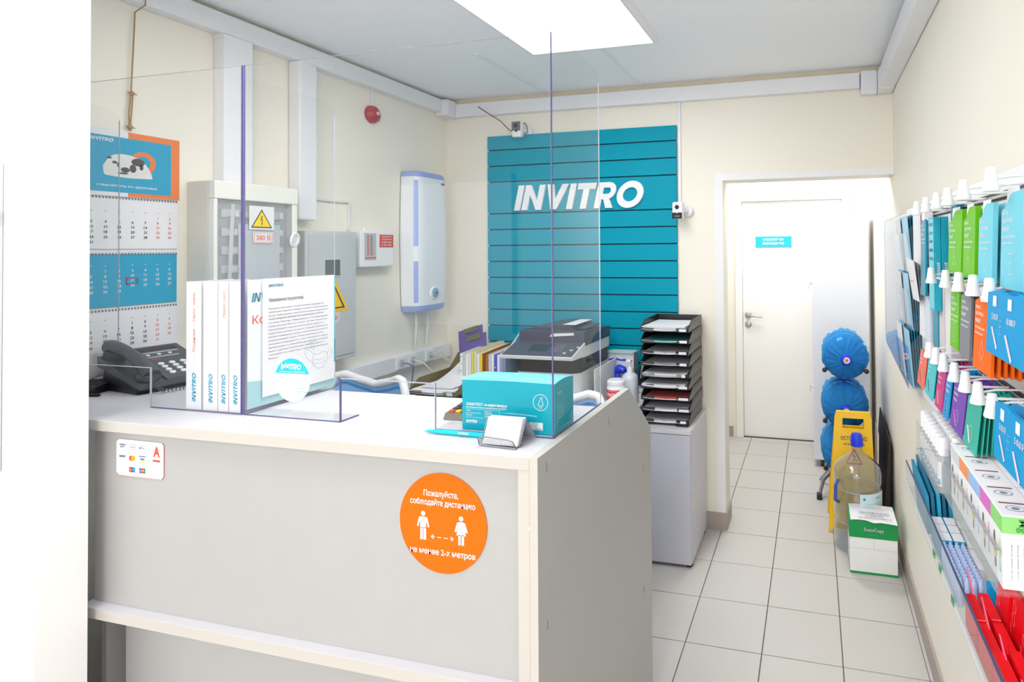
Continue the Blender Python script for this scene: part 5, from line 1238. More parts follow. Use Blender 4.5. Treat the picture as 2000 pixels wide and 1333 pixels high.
# office paper box
pb_ = thing('paper_box', 'white and green office paper box with a handwritten fragile note', 'box', (.26, 2.945, 0))
qx0, qx1, qy0, qy1, qz = .153, .368, 2.862, 3.035, .252
part('carton', MB().cbox(qx0, qx1, qy0, qy1, .0008, .200, .0015), M('box_white', (236, 238, 236), .5), pb_)
lm = MB().cbox(qx0-.003, qx1+.003, qy0-.003, qy1+.003, .172, .2515, .002)
part('lid', lm, M('box_lid_green', (0, 148, 72), .45), pb_)
part('white_lid_field', MB().box(qx0+.012, qx1-.004, qy0+.004, qy1-.004, .2515, .2520), M('box_white', (236, 238, 236), .5), pb_)
part('base_band', MB().box(qx0-.0006, qx1+.0006, qy0-.0006, qy1+.0006, .0008, .011), M('box_lid_green', (0, 148, 72), .45), pb_)
pr = put_text(MB(), 'SvetoCopy', (.262, qy0-.003, .211), X, Z, w=.094, h=.024, bold=.035)
part('lettering_outline', pr, INK, pb_)
pr = put_text(MB(), 'SvetoCopy', (.262, qy0-.0036, .211), X, Z, w=.090, h=.0215, bold=.0); part('lettering', pr, PAPER, pb_)
part('small_print', put_text(MB(), 'CLASSIC', (.262, qy0-.003, .190), X, Z, w=.04, h=.005), M('box_print_light', (90, 190, 130), .5), pb_)
part('fold_line', MB().box(.262, .2628, qy0-.0006, qy0, .12, .172).box(qx0+.004, qx1-.004, qy0-.0005, qy0, .1195, .1202), M('fold_grey', (150, 152, 150), .6), pb_)
nt_ = thing('note', 'white handwritten fragile note taped over the green box lid', 'note', (.262, 2.945, .2535))
rows = [[(qx0+.004+(qx1-qx0-.006)*i/6, qy0-.006+(qy1-qy0+.004)*j/6-(.010 if i > 2 and j == 0 else 0)-.01*(i/6)*(1-j/6), .2545+.006*abs(sin(i*1.1+j*.5))*(1 if j < 2 else .4)) for i in range(7)] for j in range(7)]
part('sheet', MB().grid(rows, (0, 0, .0006)), PAPER, nt_, smooth=True)
pr = MB()
for s_, yy, w_, h_ in (('ОСТОРОЖНО', 2.928, .135, .018), ('СТЕКЛО!', 2.900, .085, .016), ('НЕ ПЕРЕВОРАЧИВАТЬ', 2.874, .150, .010), ('хрупкий груз', 2.99, .08, .008)):
    put_text(pr, s_, (.270, yy, .2622), X, Y, w=w_, h=h_, bold=.01)
part('lettering', pr, INK, nt_)

# ================================================================== RIGHT WALL DISPLAY
NX = -Y                                     # 'right' for something seen from the aisle (facing -X)
XB = .356
BACKW = M('white_display_board', (238, 238, 243), .35)
bd = thing('display_board', 'white display board with dark rail slots on the right wall', 'display board', (XB+.02, 1.5, 1.05))
part('board', MB().cbox(XB, XB+.012, .60, 2.385, 1.05, 1.700, .002), BACKW, bd)
for z in (1.655, 1.478, 1.288):
    part('rail_slot', MB().box(XB-.0008, XB, .60, 1.90, z-.009, z+.009), M('slot_brown', (70, 60, 58), .5), bd)
    part('rail', MB().cbox(XB-.006, XB-.001, .60, 1.90, z-.004, z+.002, .001), METAL, bd)
for y in (.75, 1.3, 2.3):
    for z in (1.10, 1.67): part('wall_mount', MB().lathe([(.009, 0), (.009, XR-XB-.012)], (XB+.012, y, z), X, 12), METAL, bd)
ab = thing('display_sheet', 'frosted clear acrylic display sheet at the far end of the right wall', 'display board', (XB, 2.75, 1.07))
part('sheet', MB().prism([(2.39, 1.0), (3.075, 1.07), (3.10, 1.10), (3.10, 1.69), (2.39, 1.69)], (0, 0, 0), Y, Z, X, XB, XB+.004), clear('frosted_sheet', (.95, .96, .98), 1.2, haze=.6, hazec=(.72, .76, .84)), ab)
part('sheet_edge', MB().box(XB-.0006, XB+.0046, 3.0985, 3.1008, 1.10, 1.69).box(XB-.0006, XB+.0046, 2.39, 3.10, 1.689, 1.691), M('acrylic_edge_grey', (150, 150, 160), .3), ab)
for y, z in ((2.48, 1.60), (2.48, 1.12), (2.98, 1.60), (2.98, 1.14)): part('wall_mount', MB().lathe([(.009, 0), (.009, XR-XB-.004)], (XB+.004, y, z), X, 12), METAL, ab)

TD = M('leaflet_teal_dark', (0, 110, 138), .4); TM = M('leaflet_teal', (0, 140, 168), .4); PB = M('leaflet_pale_blue', (150, 205, 232), .4)
rown = ['top', 'middle', 'bottom']
for r, zt_ in enumerate((1.660, 1.465, 1.270)):
    for c, (ya, yb_) in enumerate(((2.245, 2.375), (2.075, 2.205))):
        cn = ['far', 'near'][c]
        t = thing('leaflet_pocket', 'clear wall pocket for leaflets, %s row, %s column beyond the hooks' % (rown[r], cn), 'leaflet holder', (.34, (ya+yb_)/2, zt_-.19), group='clear leaflet pockets')
        part('front_sheet', MB().prism([(.308, zt_-.055), (.311, zt_-.055), (.327, zt_-.195), (.324, zt_-.195)], (0, 0, 0), X, Z, Y, ya, yb_), ACRH, t)
        part('side_sheet', MB().prism([(.308, zt_-.055), (.355, zt_), (.355, zt_-.195), (.324, zt_-.195)], (0, 0, 0), X, Z, Y, ya, ya+.002), ACRH, t)
        part('side_sheet', MB().prism([(.308, zt_-.055), (.355, zt_), (.355, zt_-.195), (.324, zt_-.195)], (0, 0, 0), X, Z, Y, yb_-.002, yb_), ACRH, t)
        part('bottom_sheet', MB().box(.324, .355, ya, yb_, zt_-.197, zt_-.195), ACRH, t)
        for k in range(5):
            xo = .316+.0065*k; m_ = [PB, TD, TM, TD, TM][k] if c else [PAPER, PB, TD, TM, TD][k]
            lab = ['front', 'second', 'third', 'fourth', 'rear'][k]
            lf = single('leaflet', MB().add([(xo+.011, ya+.006, zt_-.193), (xo+.013, ya+.006, zt_-.193), (xo+.013, yb_-.006, zt_-.193), (xo+.011, yb_-.006, zt_-.193), (xo-.004+.002*k, ya+.006, zt_+.004*(k % 3)), (xo-.002+.002*k, ya+.006, zt_+.004*(k % 3)), (xo-.002+.002*k, yb_-.006, zt_+.004*(k % 3)), (xo-.004+.002*k, yb_-.006, zt_+.004*(k % 3))], WF), m_,
                        '%s leaflet in the %s row pocket, %s column' % (lab, rown[r], cn), 'leaflet', 'leaflets in the wall pockets')

# white leaflets and folders stacked between pockets and hooks
def slab(name, lab, cat, x0, x1, y0, y1, z0, z1, m, grp=None):
    return single(name, MB().cbox(x0, x1, y0, y1, z0, z1, .0015), m, lab, cat, grp)
slab('brochure', 'white brochure pack on the top row beside the far teal packs', 'brochure', .325, .352, 1.94, 2.04, 1.49, 1.672, CARDW)
slab('brochure', 'pinkish white brochure pack with a dark spine on the top row', 'brochure', .322, .350, 1.84, 1.93, 1.49, 1.664, M('pinkish_card', (238, 228, 234), .5))
single('pack_spine', MB().box(.320, .3215, 1.868, 1.874, 1.50, 1.66), M('dark_magenta_spine', (110, 50, 90), .5), 'dark narrow strip between the white brochures of the top row', 'strip')
mg = thing('magazine_fan', 'fanned white magazines sticking out below the far teal packs', 'magazines', (.32, 1.86, 1.36))
for k in range(5):
    part('magazine', MB().add([(.300+.008*k, 1.80+.012*k, 1.395), (.302+.008*k, 1.80+.012*k, 1.395), (.302+.008*k, 1.90+.01*k, 1.395), (.300+.008*k, 1.90+.01*k, 1.395),
        (.286+.012*k, 1.80+.012*k, 1.515-.006*k), (.288+.012*k, 1.80+.012*k, 1.515-.006*k), (.288+.012*k, 1.94+.01*k, 1.525-.006*k), (.286+.012*k, 1.94+.01*k, 1.525-.006*k)], WF), PAPER if k % 2 == 0 else M('magazine_grey', (150, 156, 162), .5), mg)
part('pink_lines', MB().box(.2905, .2915, 1.84, 1.90, 1.452, 1.454), SALMON, mg)
for k, (y0, y1, m_, lab) in enumerate(((1.83, 1.90, CARDW, 'white leaflet pack in the middle row, farthest'), (1.74, 1.815, M('pale_blue_card', (214, 224, 236), .45), 'pale blue leaflet pack in the middle row, second from far end'), (1.63, 1.70, TM, 'teal leaflet pack in the middle row behind the white magazines'), (1.56, 1.615, M('pinkish_grey_card', (216, 208, 210), .5), 'pinkish grey folder in the middle row'), (1.49, 1.545, M('warm_white_card', (232, 226, 226), .5), 'warm white folder beside the lime middle row pack'))):
    slab('brochure', lab, 'brochure', .318, .350, y0, y1, 1.285, 1.462, m_, 'brochures in the middle row')

# ---- hooks
def make_hook(x, y, z, lab):
    t = thing('display_hook', lab, 'hook', (x, y, z), group='white cone-tipped display hooks')
    L_ = XB-x-.002
    part('prong', MB().tube([(L_, -.004, .0), (.02, -.004, -.001), (.004, -.002, .002)], .0026, 6), WHITE, t, world=False)
    part('price_arm', MB().tube([(L_, .006, .014), (.03, .006, .012), (.006, .002, .008)], .0020, 6), WHITE, t, world=False)
    part('cone_cap', MB().lathe([(.0128, -.012), (.0135, -.009), (.0100, .004), (.0078, .022), (.0068, .026), (0, .027)], (0, 0, 0), Z, 20), WHITE, t, world=False, smooth=True)
    return t
HK = {1: ([1.69, 1.56, 1.43, 1.32, 1.17, 1.00], 1.657), 2: ([1.505, 1.35, 1.236, 1.13, 1.016], 1.480), 3: ([1.545, 1.465, 1.383, 1.283, 1.196, 1.11, 1.027], 1.291)}
what = {1: ['the farther teal box', 'the nearer teal box', 'the plain teal pack', 'the far lime pack of the top row', 'the near lime pack of the top row', 'the light blue pack of the top row'],
        2: ['nothing, at the teal boxes', 'the lime pack of the middle row', 'the grey pack', 'the orange packs', 'the big blue bags of the middle row'],
        3: ['the coral sachets', 'the aqua sachets', 'the magenta sachets', 'the blue sachets', 'the violet sachets', 'the sea-green sachets', 'the blue bags of the lowest row']}
proto = None
for r in (1, 2, 3):
    ys_l, z = HK[r]
    for k, y in enumerate(ys_l):
        lab = 'white cone-tipped hook in %s row, holding %s' % (rown[r-1] if r < 3 else 'lowest', what[r][k])
        if proto is None: proto = make_hook(.280, y, z, lab)
        else: copy_tree(proto, label=lab, loc=(.280 if k < 4 or r == 3 else .276, y, z))

# ---- hanging packs
def icon(mb, kind, cy, cz, s, ox):
    """simple outline drawing on the pack, facing the aisle"""
    o = (ox, cy, cz)
    def ring(r, ry=None, c=(0, 0)):
        ry = ry or r
        for k in range(20):
            t0, t1 = 2*pi*k/20, 2*pi*(k+1)/20
            strip2(mb, (c[0]+r*cos(t0), c[1]+ry*sin(t0)), (c[0]+r*cos(t1), c[1]+ry*sin(t1)), .0008, o, NX, Z)
    if kind == 'ring': ring(.42*s, .55*s); ring(.2*s, .28*s)
    elif kind == 'loop': ring(.2*s, .34*s, (0, .36*s)); ring(.2*s, .34*s, (0, -.2*s))
    elif kind == 'drop':
        for p, q in (((0, .5), (-.3, -.1)), ((-.3, -.1), (0, -.45)), ((0, -.45), (.3, -.1)), ((.3, -.1), (0, .5))): strip2(mb, (p[0]*s, p[1]*s), (q[0]*s, q[1]*s), .0009, o, NX, Z)
    elif kind == 'tri':
        for p, q in (((0, .5), (-.4, -.4)), ((-.4, -.4), (.4, -.4)), ((.4, -.4), (0, .5)), ((-.2, 0), (.2, 0))): strip2(mb, (p[0]*s, p[1]*s), (q[0]*s, q[1]*s), .0008, o, NX, Z)
    else:
        for p, q in (((-.3, .4), (.3, .4)), ((0, .4), (0, -.4)), ((-.3, 0), (.3, .1)), ((-.25, -.4), (.25, -.35))): strip2(mb, (p[0]*s, p[1]*s), (q[0]*s, q[1]*s), .0009, o, NX, Z)
def pack(lab, x, y0, y1, z0, z1, m_, n, dx, tilt=0, words=(), ic='ring', pic=None, name='hanging_pack', grp=None, tab=True, rear='', thk=.0035, wave=False, rise=0.0):
    """y0 near edge, y1 far edge; front pack with print, then n-1 copies towards the wall"""
    yc, w, h = (y0+y1)/2, y1-y0, z1-z0
    t = thing(name, lab, 'sachet', (x, yc, z1), group=grp); t.rotation_euler = (0, R(tilt), 0)
    if wave: poly = [(-w/2, -h), (w/2, -h), (w/2, -.012), (w/2-w*.18, -.008), (w/2-w*.42, .010), (w/2-w*.55, .013), (-w/2, .013)]
    else: poly = [(-w/2, -h), (w/2, -h), (w/2, -.007), (w*.22, 0), (w*.10, -.005), (-w*.10, -.005), (-w*.22, 0), (-w/2, -.007)]
    card = MB().prism(poly, (0, 0, 0), Y, Z, X, 0, thk)
    part('card', card, m_, t, world=False)
    pr = MB()
    zz = -.018
    for wd in words:
        s_, ww, hh_ = wd
        put_text(pr, s_, (0, w/2-.008, zz), NX, Z, w=min(ww, w*.8), h=hh_, align='L', bold=.02, off=.0005); zz -= hh_+.006
    if ic: icon(pr, ic, 0, -h*.72, min(w*.55, h*.30), -.0003)
    part('print', pr, PAPER, t, world=False)
    if pic:
        part('picture', flat(MB(), [(-w*.30, -h*.62), (-w*.22, -h*.60), (w*.02, -h*.86), (-w*.04, -h*.90)], (-.0004, 0, 0), NX, Z, .0004), pic, t, world=False)
    if tab: part('hang_tab', MB().prism([(-w*.30, -.004), (w*.30, -.004), (w*.26, .020), (-w*.26, .020)], (0, 0, 0), Y, Z, X, .001, .002), M('clear_white_tab', (228, 230, 236), .3), t, world=False)
    me = None
    for k in range(1, n):
        if me is None:
            me = mesh(name, MB().prism(poly, (0, 0, 0), Y, Z, X, 0, thk), m_)
        o = bpy.data.objects.new(name, me); COL.objects.link(o)
        o.location = (x+dx*k, yc+random.uniform(-.003, .003), z1-random.uniform(0, .003)+rise*k); o.rotation_euler = (0, R(tilt*(1-k/n)), 0)
        tag(o, rear+', '+['next to it', 'second behind it', 'third behind it', 'fourth behind it', 'fifth behind it', 'sixth behind it', 'seventh behind it', 'eighth behind it'][k-1], 'sachet', grp and grp+', rear ones')
    return t
INF = (('INVITRO', .03, .006), ('ЗДОРОВЬЕ', .05, .007), ('пакет', .035, .007), ('исследование', .06, .0045), ('анализ крови', .05, .0045))
pack('far lime green pack in the top row', .300, 1.285, 1.400, 1.500, 1.622, LIME, 2, .022, 2, INF, 'tri', rear='lime pack behind the far lime green pack of the top row', grp='lime packs, far hook', thk=.010, wave=True)
pack('near lime green pack in the top row', .300, 1.185, 1.270, 1.495, 1.622, LIME, 2, .024, 2, INF, 'loop', rear='lime pack behind the near lime green pack of the top row', grp='lime packs, near hook', thk=.010, wave=True)
pack('far light blue pack in the top row', .300, 1.075, 1.160, 1.492, 1.620, CYANL, 3, .020, 2, INF, 'drop', rear='cyan pack behind the far light blue pack', grp='light blue packs, far hook', thk=.008, wave=True)
pack('near light blue pack in the top row', .300, .930, 1.030, 1.490, 1.628, CYANL, 3, .020, 2, INF, 'cross', rear='cyan pack behind the near light blue pack', grp='light blue packs, near hook', thk=.008, wave=True)
pack('lime green pack in the middle row', .300, 1.318, 1.392, 1.335, 1.462, LIME, 2, .014, 2, INF, 'ring', rear='lime pack behind the middle row lime pack', grp='lime packs, middle row', thk=.004)
pack('grey pack beside the lime one in the middle row', .300, 1.222, 1.300, 1.333, 1.462, GREYC, 3, .016, 3, INF, None, rear='grey pack behind the front grey one', grp='grey packs', thk=.005)
pack('orange pack at the front of the orange row', .300, 1.082, 1.195, 1.330, 1.462, ORANGE, 6, .0095, 3, INF, 'drop', rear='orange pack behind the front orange one', grp='orange packs', thk=.005)
# teal boxes with side lettering
def teal_box(x0, x1, y0, y1, z0, z1, lab, front):
    t = thing('hanging_box', lab, 'box', ((x0+x1)/2, (y0+y1)/2, z0), group='teal boxes of the top row')
    part('carton', MB().cbox(x0, x1, y0, y1, z0, z1, .001), M('teal_box_card', (0, 168, 190), .42), t)
    part('lettering', brand(MB(), (x0+(x1-x0)*.36, y0, z0+.125), -Z, X, .045, .0075), PAPER, t)
    if front:
        pr = MB()
        for k in range(5): put_text(pr, ['INVITRO', 'ПОДАРОК', 'здоровье', 'анализы', 'всем'][k], (x0, y1-.01, z1-.02-.022*k), NX, Z, w=(y1-y0)*.7, h=.009, align='L', bold=.02)
        part('front_band', flat(MB(), rect(-(y1-y0)/2+.002, .004, (y1-y0)/2-.002, z1-z0-.004), (x0, (y0+y1)/2, z0), NX, Z), CYANL, t); part('print', pr, PAPER, t)
    return t
teal_box(.300, .3165, 1.572, 1.64, 1.392, 1.634, 'teal box with white upright lettering, nearest the aisle', True)
teal_box(.3175, .335, 1.572, 1.64, 1.392, 1.634, 'teal box with white upright lettering, against the board', False)
pack('plain teal pack in the top row, farthest', .302, 1.69, 1.76, 1.42, 1.634, TM, 2, .012, 1, INF, None, rear='teal pack behind the farthest plain teal pack', grp='plain teal packs', thk=.006)
slab('brochure', 'teal blue folder between the teal boxes and the lime pack', 'brochure', .330, .350, 1.405, 1.50, 1.42, 1.635, TM)
slab('brochure', 'dark teal folder hanging under the top rail', 'brochure', .338, .351, 1.50, 1.56, 1.45, 1.662, TD)

# lowest row of sachets
low = [('coral', CORAL, 1.655, 1.752, .29, M('coral_dark_picture', (190, 70, 50), .5)), ('aqua', M('aqua_card', (54, 196, 206), .42), 1.535, 1.636, .29, M('dark_picture', (20, 90, 110), .5)), ('magenta', MAGENTA, 1.435, 1.512, .29, YELP),
       ('blue', BLUEP, 1.372, 1.424, .29, M('navy_picture', (10, 60, 130), .5)), ('violet', VIOLET, 1.250, 1.352, .29, M('pink_picture', (220, 90, 210), .5)), ('sea-green', SEA, 1.150, 1.238, .29, PAPER)]
for k, (nm, m_, y0, y1, x, pic) in enumerate(low):
    pack('front %s sachet in the lowest hook row' % nm, x+.006, y0, y1, 1.170, 1.270, m_, 8, .0073, 7, (('INVITRO', .02, .004), ('здоровье', .035, .006), ('сердца', .03, .006)) if k != 5 else (), 'ring', pic, name='sachet', rear='%s sachet in the row behind the front %s one' % (nm, nm), grp='%s sachets' % nm, tab=False, thk=.0022, rise=.0022)
dk2 = M('dark_edge_green', (20, 70, 60), .5)

# big blue bags with printed prices
def blue_bag(lab, x, y0, y1, z0, z1, prices, rear, grp):
    t = pack(lab, x, y0, y1, z0, z1, BLUEP, 3, .022, 3, (), None, name='gift_bag', grp=grp, rear=rear, tab=False, thk=.006)
    yc = (y0+y1)/2; w = y1-y0; h = z1-z0; pr = MB()
    for k, s_ in enumerate(prices): put_text(pr, s_, (0, w*.30-w*.36*k, -h*.42), NX, Z, w=.030 if k == 0 else .036, h=.010, bold=.02, off=.0005)
    part('price_print', pr, PAPER, t, world=False)
    d = MB()
    for (cy, cz, s1) in ((w*.30, -h*.74, .018), (-w*.02, -h*.80, .020)):
        flat(d, [(-cy-s1*.9, cz+s1*.8), (-cy-s1*.5, cz+s1*.9), (-cy+s1*.9, cz-s1*.7), (-cy+s1*.6, cz-s1*.95)], (0, 0, 0), NX, Z)
    part('vial_picture', d, M('vial_print', (226, 214, 232), .4), t, world=False)
    d = MB(); icon(d, 'cross', w*.16, -h*.55, .026, -.0003); part('drawing', d, CYANL, t, world=False)
    for k in range(2): part('price_tag', MB().prism(rect(w*.34-w*.34*k-.014, -.026, w*.34-w*.34*k, -.010), (0, 0, 0), Y, Z, X, -.0016, -.0006), PAPER, t, world=False)
    return t
blue_bag('big blue gift bag with two prices in the middle row', .270, .800, 1.000, 1.392, 1.492, ('5 010 Р', '10 000 Р'), 'blue gift bag behind the front one in the middle row', 'blue gift bags, middle row')
blue_bag('big blue gift bag with a price in the lowest row', .270, .780, .972, 1.236, 1.326, ('5 010 Р', '5 010 Р'), 'blue gift bag behind the front one in the lowest row', 'blue gift bags, lowest row')

# ---- upper acrylic shelf with supplement boxes and spray bottles
us = thing('acrylic_shelf', 'upper clear acrylic shelf holding the supplement cartons', 'shelf', (.32, 1.0, 1.05))
part('base', MB().box(.250, XR-.002, .905, 1.245, 1.058, 1.061), ACRH, us)
part('front_lip', MB().box(.249, .252, .905, 1.245, 1.058, 1.123), ACRH, us)
part('lip_edge', MB().box(.2485, .2525, .905, 1.245, 1.1225, 1.1245), M('acrylic_edge_grey2', (150, 150, 168), .2), us)
part('end_sheet', MB().box(.252, XR-.002, 1.242, 1.245, 1.061, 1.15), ACRH, us)
bands = [('pale grey', M('band_grey', (214, 216, 220), .45)), ('orange', M('band_orange', (240, 150, 90), .45)), ('pale blue', M('band_blue', (150, 192, 236), .45)), ('pink', M('band_pink', (216, 110, 196), .45)), ('green', M('band_green', (140, 214, 120), .45))]
ye = [1.234, 1.164, 1.098, 1.028, .970, .916]
for c, (xa, xb_) in enumerate(((.260, .312), (.3135, .3655))):
    for k in range(5):
        y1, y0 = ye[k]-.001, ye[k+1]+.001; nm, bm2 = bands[k]
        t = thing('supplement_box', 'white supplement carton with a %s band, %s column on the upper shelf' % (nm, ['aisle side', 'wall side'][c]), 'box', ((xa+xb_)/2, (y0+y1)/2, 1.0615), group='supplement cartons')
        z0, z1 = 1.0618, 1.1685
        part('carton', MB().cbox(xa, xb_, y0, y1, z0, z1, .0012), CARDW, t)
        part('band', MB().box(xa-.0004, xb_+.0004, y0-.0004, y1+.0004, z1-.026, z1-.002), bm2, t)
        tp_ = MB(); 
        for q in range(16):
            t0, t1 = 2*pi*q/16, 2*pi*(q+1)/16
            strip2(tp_, ((xa+xb_)/2+.013*cos(t0), (y0+y1)/2+.009*sin(t0)), ((xa+xb_)/2+.013*cos(t1), (y0+y1)/2+.009*sin(t1)), .0012, (0, 0, z1), X, Y, .0004)
        flat(tp_, disc(((xa+xb_)/2, (y0+y1)/2), .006, 10, .004), (0, 0, z1), X, Y, .0004)
        part('top_logo', tp_, M('logo_slate', (120, 136, 152), .5), t)
        part('top_line', flat(MB(), rect(xa+.008, y1-.010, xb_-.008, y1-.006), (0, 0, z1), X, Y, .0004), M('line_maroon', (140, 70, 76), .5), t)
        if c == 0:
            fl_ = MB(); cy = (y0+y1)/2+.006
            flat(fl_, disc((-cy, 1.105), .008, 12, .012), (xa, 0, 0), NX, Z, .0005)
            part('flower', fl_, M('flower_yellow', (244, 200, 50), .5), t)
            fl_ = MB(); flat(fl_, disc((-cy, 1.105), .003, 8, .004), (xa, 0, 0), NX, Z, .0008); flat(fl_, rect(-cy-.003, 1.078, -cy+.003, 1.092), (xa, 0, 0), NX, Z, .0005)
            part('flower_centre', fl_, M('stem_olive', (120, 120, 50), .5), t)
            part('product_name', put_text(MB(), 'ВИТАМИН', (xa, y0+.010, 1.105), Z, -NX, w=.045, h=.006, bold=.01), bm2 if k != 0 else GREYINK, t)
            part('herb_mark', flat(MB(), disc((-(y1-.016), 1.135-.012), .004, 8, .008), (xa, 0, 0), NX, Z, .0005), M('herb_grey', (90, 110, 105), .5), t)
        if k == 4:
            part('lettering', put_text(MB(), 'Mg', ((xa+xb_)/2, y0-.0004, z1-.014), -Z, X, w=.019, h=.016, bold=.02), M('mg_green', (60, 160, 70), .5), t)
            sp3 = MB()
            for q in range(4):
                put_text(sp3, 'состав: магний, витамин', (xa+.012+.008*q, y0, 1.102), Z, -X, w=.05, h=.0028)
            part('small_print', sp3, GREYINK, t)

bn = thing('acrylic_bin', 'clear acrylic bin full of slim white spray bottles', 'bin', (.31, 1.50, 1.01))
part('front_sheet', MB().box(.2595, .2615, 1.36, 1.63, 1.008, 1.095), ACR, bn)
part('base', MB().box(.2595, XR-.002, 1.36, 1.63, 1.006, 1.008), ACR, bn)
part('side_sheet', MB().box(.262, XR-.002, 1.36, 1.362, 1.008, 1.095), ACR, bn); part('side_sheet', MB().box(.262, XR-.002, 1.628, 1.63, 1.008, 1.095), ACR, bn)
BT = clear('bottle_clear', (.93, .95, .96), 1.8, haze=.30, hazec=(.86, .88, .90))
sb = thing('spray_bottle', 'slim clear spray bottle with white cap, front row aisle corner', 'bottle', (.277, 1.383, 1.0085), group='slim spray bottles')
part('bottle', MB().lathe([(.0115, 0), (.0135, .004), (.0135, .078), (.0105, .084), (.010, .088)], (0, 0, 0), Z, 18), BT, sb, world=False, smooth=True)
part('cap', MB().lathe([(.0122, .084), (.0125, .118), (.0110, .123), (0, .124)], (0, 0, 0), Z, 18), WHITE, sb, world=False, smooth=True)
part('label', arc_label(MB(), 0, 0, .0138, R(150), R(240), .016, .070, 8), PAPER, sb, world=False)
part('blue_label_print', arc_label(MB(), 0, 0, .0141, R(160), R(230), .020, .032, 6), M('label_sky', (140, 196, 232), .5), sb, world=False)
rm = MB(); tmp = MB(); put_text(tmp, 'О', (0, 0, 0), X, Z, w=.008, h=.006, bold=.03)
rm.add([(.0143*cos(R(205)+v[0]/.0143), .0143*sin(R(205)+v[0]/.0143), .022+v[2]) for v in tmp.v], tmp.f)
part('red_mark', rm, REDP, sb, world=False)
rnm = ['front', 'second', 'third', 'fourth', 'fifth', 'sixth', 'seventh']; cnm = ['aisle side', 'middle', 'wall side']
for j in range(8):
    for i in range(3):
        if i == 0 and j == 0: continue
        copy_tree(sb, label='slim clear spray bottle with white cap, %s row %s' % ((rnm+['last'])[j], cnm[i]), loc=(.277+.0285*i, 1.383+.0295*j, 1.0085), rotz=random.uniform(-.3, .3))

# ---- lower acrylic tray
lt_ = thing('acrylic_tray', 'lower clear acrylic tray along the right wall with small goods', 'tray', (.30, 1.2, .87))
part('base', MB().box(.249, XR-.002, .60, 1.74, .872, .875), ACRH, lt_)
part('front_sheet', MB().box(.248, .251, .60, 1.74, .872, .948), ACRH, lt_)
part('front_edge', MB().box(.2475, .2515, .60, 1.74, .9470, .9490), M('navy_edge', (70, 80, 120), .3), lt_)
part('rear_divider', MB().box(.322, .325, 1.045, 1.74, .875, .965), ACRH, lt_)
part('divider_edge', MB().box(.3212, .3255, 1.045, 1.74, .9645, .9665), AEDGEW, lt_)
part('price_rail', MB().box(.2465, .2478, .60, 1.74, .880, .893), M('rail_clear_grey', (214, 216, 220), .3), lt_)
for y, m_ in ((1.33, GREENB), (1.27, GREENB), (1.16, GREENB)): part('green_tag', MB().box(.2455, .2463, y, y+.022, .885, .898), m_, lt_)
# teal paper bags leaning at the far end
for k in range(5):
    x = .256+.0125*k; y0, y1 = 1.462+.006*(k % 2), 1.60+.03*k/2
    m = MB().add([(x, y0, .8755), (x+.009, y0, .8755), (x+.009, y1, .8755), (x, y1, .8755), (x-.0015, y0+.02, .958+.004*(k % 3)), (x+.006, y0+.02, .958+.004*(k % 3)), (x+.006, y1+.085-.01*k, .972+.012*k), (x-.0015, y1+.085-.01*k, .972+.012*k)], WF)
    single('paper_bag', m, [M('bag_teal_a', (0, 140, 176), .45), M('bag_teal_b', (0, 110, 148), .45), M('bag_teal_c', (0, 166, 200), .45), M('bag_teal_b', (0, 110, 148), .45), M('bag_teal_a', (0, 140, 176), .45)][k], 'teal paper bag in the lower tray, %s from the aisle' % ['first', 'second', 'third', 'fourth', 'fifth'][k], 'bag', 'teal paper bags', kind=None)
# small teal and white cartons
for j in range(3):
    for i in range(2):
        xa = .2585+.0245*i; y1 = 1.437-.0375*j; y0 = y1-.036
        t = thing('small_box', 'small white-topped teal carton, %s row, %s side' % (['far', 'middle', 'near'][j], ['aisle', 'wall'][i]), 'box', (xa+.0115, (y0+y1)/2, .8755), group='small teal cartons')
        part('carton', MB().cbox(xa, xa+.023, y0, y1, .8756, .9285, .001), M('small_box_teal', (0, 150, 182), .45), t)
        part('white_top', MB().box(xa+.001, xa+.022, y0+.001, y1-.001, .9285, .9295), PAPER, t)
        if j == 2: part('lettering', brand(MB(), (xa+.004, y0, .918), X, Z, .014, .003), PAPER, t)
for j in range(5):
    slab('small_box', 'white little carton in the narrow row beside the teal cartons, %s from far' % ['first', 'second', 'third', 'fourth', 'fifth'][j], 'box', .3085, .3205, 1.405-.042*j, 1.443-.042*j, .8756, .922-.002*(j % 2), M('white_small_box', (226, 226, 232), .5), 'little white cartons')
# pale tubes standing close together
TU = M('pale_blue_tube', (186, 204, 236), .3)
tb = MB().lathe([(.0052, 0), (.0058, .003), (.0058, .040), (.0045, .047), (.0030, .050), (.0028, .054), (0, .0545)], (0, 0, 0), Z, 10)
tbm = mesh('tube', tb, TU, smooth=True)
for j in range(12):
    for i in range(4):
        o = bpy.data.objects.new('tube', tbm); COL.objects.link(o); o.location = (.2625+.0122*i, 1.318-.0122*j, .8756)
        tag(o, 'pale blue capped tube before the red packs, %s row from far, %s from the aisle' % (['first', 'second', 'third', 'fourth', 'fifth', 'sixth', 'seventh', 'eighth', 'ninth', 'tenth', 'eleventh', 'last'][j], ['first', 'second', 'third', 'fourth'][i]), 'tube', 'pale blue tubes')
single('small_box', MB().cbox(.302, .316, 1.145, 1.165, .8756, .940, .001), BLUEP, 'blue carton corner between the tubes and the red packs', 'box')
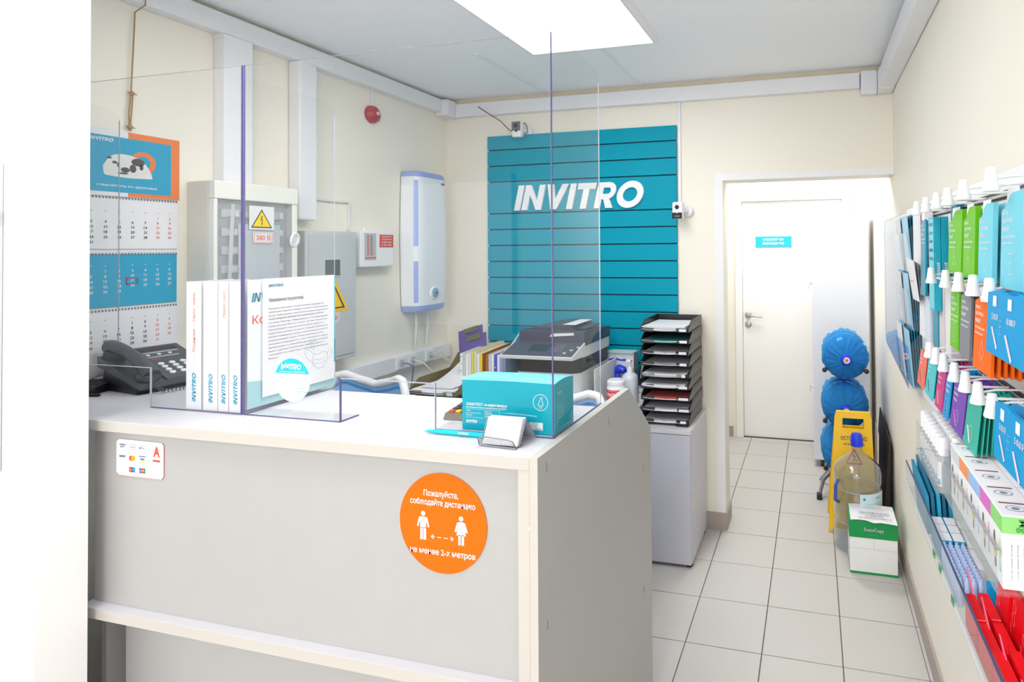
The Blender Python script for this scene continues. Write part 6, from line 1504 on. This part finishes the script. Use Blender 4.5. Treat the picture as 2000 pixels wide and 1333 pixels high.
# red packs
def red_pack(x, y0, y1, z0, z1, lean, lab, art):
    t = thing('red_pack', lab, 'pack', (x, (y0+y1)/2, z0), group='red packs')
    w = y1-y0; h = z1-z0; th_ = .016 if not art else .007
    m = MB().add([(0, -w/2, 0), (th_, -w/2, 0), (th_, w/2, 0), (0, w/2, 0), (lean, -w/2, h), (lean+th_, -w/2, h), (lean+th_, w/2, h), (lean, w/2, h)], WF)
    part('pouch', m, REDC, t, world=False)
    if art:
        pr = MB()
        for cz_ in (.62, .80):
            for k in range(18):
                t0, t1 = 2*pi*k/18, 2*pi*(k+1)/18
                f = lambda a_: (-w*.22+.006*cos(a_), h*cz_+.011*sin(a_))
                p, q = f(t0), f(t1)
                o3 = (lean*cz_-.0008, 0, 0)
                strip2(pr, p, q, .0010, o3, NX, Z)
        put_text(pr, 'ЛАБОРАТОРИЯ', (lean*.35-.0008, w*.30, h*.35), Z, -NX, w=h*.40, h=.0045)
        part('print', pr, M('red_pack_print', (250, 150, 150), .4), t, world=False)
    else:
        part('top_seam', MB().box(lean+.001, lean+th_-.001, -w/2+.001, -w/2+.0025, h, h+.001), M('red_seam', (250, 120, 110), .4), t, world=False)
    return t
ords = ['first', 'second', 'third', 'fourth', 'fifth', 'sixth']
for j in range(6):
    y1 = 1.128-.082*j if j else 1.128
    for i in range(2):
        red_pack(.258+.0215*i, y1-.078, y1, .8756, .932+.010*(j > 1)+.004*i, .0, 'low red block pack, %s from far end, %s side' % (ords[j], ['aisle', 'wall'][i]), False)
for j in range(6):
    y1 = 1.120-.062*j
    red_pack(.300+.004*(j % 2), y1-.058, y1, .8756, .985+.006*(j % 3), .012, 'tall red pack with a chain drawing, %s from far end' % ords[j], True)
for j in range(5):
    y = 1.13-.095*j
    single('plastic_stick', MB().add([(.272, y-.01, .925), (.2735, y-.01, .925), (.2735, y+.012, .925), (.272, y+.012, .925), (.268, y+.026, .965), (.2695, y+.026, .965), (.2695, y+.030, .965), (.268, y+.030, .965)], WF), M('pink_divider', (246, 110, 140), .3), 'pink pointed divider among the red packs, %s from far end' % ords[j], 'divider', 'pink dividers')

# ================================================================== LEFT PARTITION: frame at the picture's left edge
nf = thing('notice_board', 'grey edge of a wall frame mounted on the white partition', 'frame', (-2.0, .935, 1.42))
part('frame', MB().cbox(-2.25, -1.888, .925, .939, 1.04, 1.777, .002), M('frame_alu', (200, 203, 206), .35, metal=.3), nf)
part('sheet', MB().box(-2.24, -1.896, .9245, .925, 1.06, 1.76), PAPER, nf)
part('clip', MB().cbox(-1.905, -1.876, .918, .926, 1.632, 1.662, .002), M('clip_clear', (206, 208, 216), .2), nf)
part('teal_mark', MB().box(-1.93, -1.897, .9240, .9245, 1.30, 1.312), TEALP, nf)
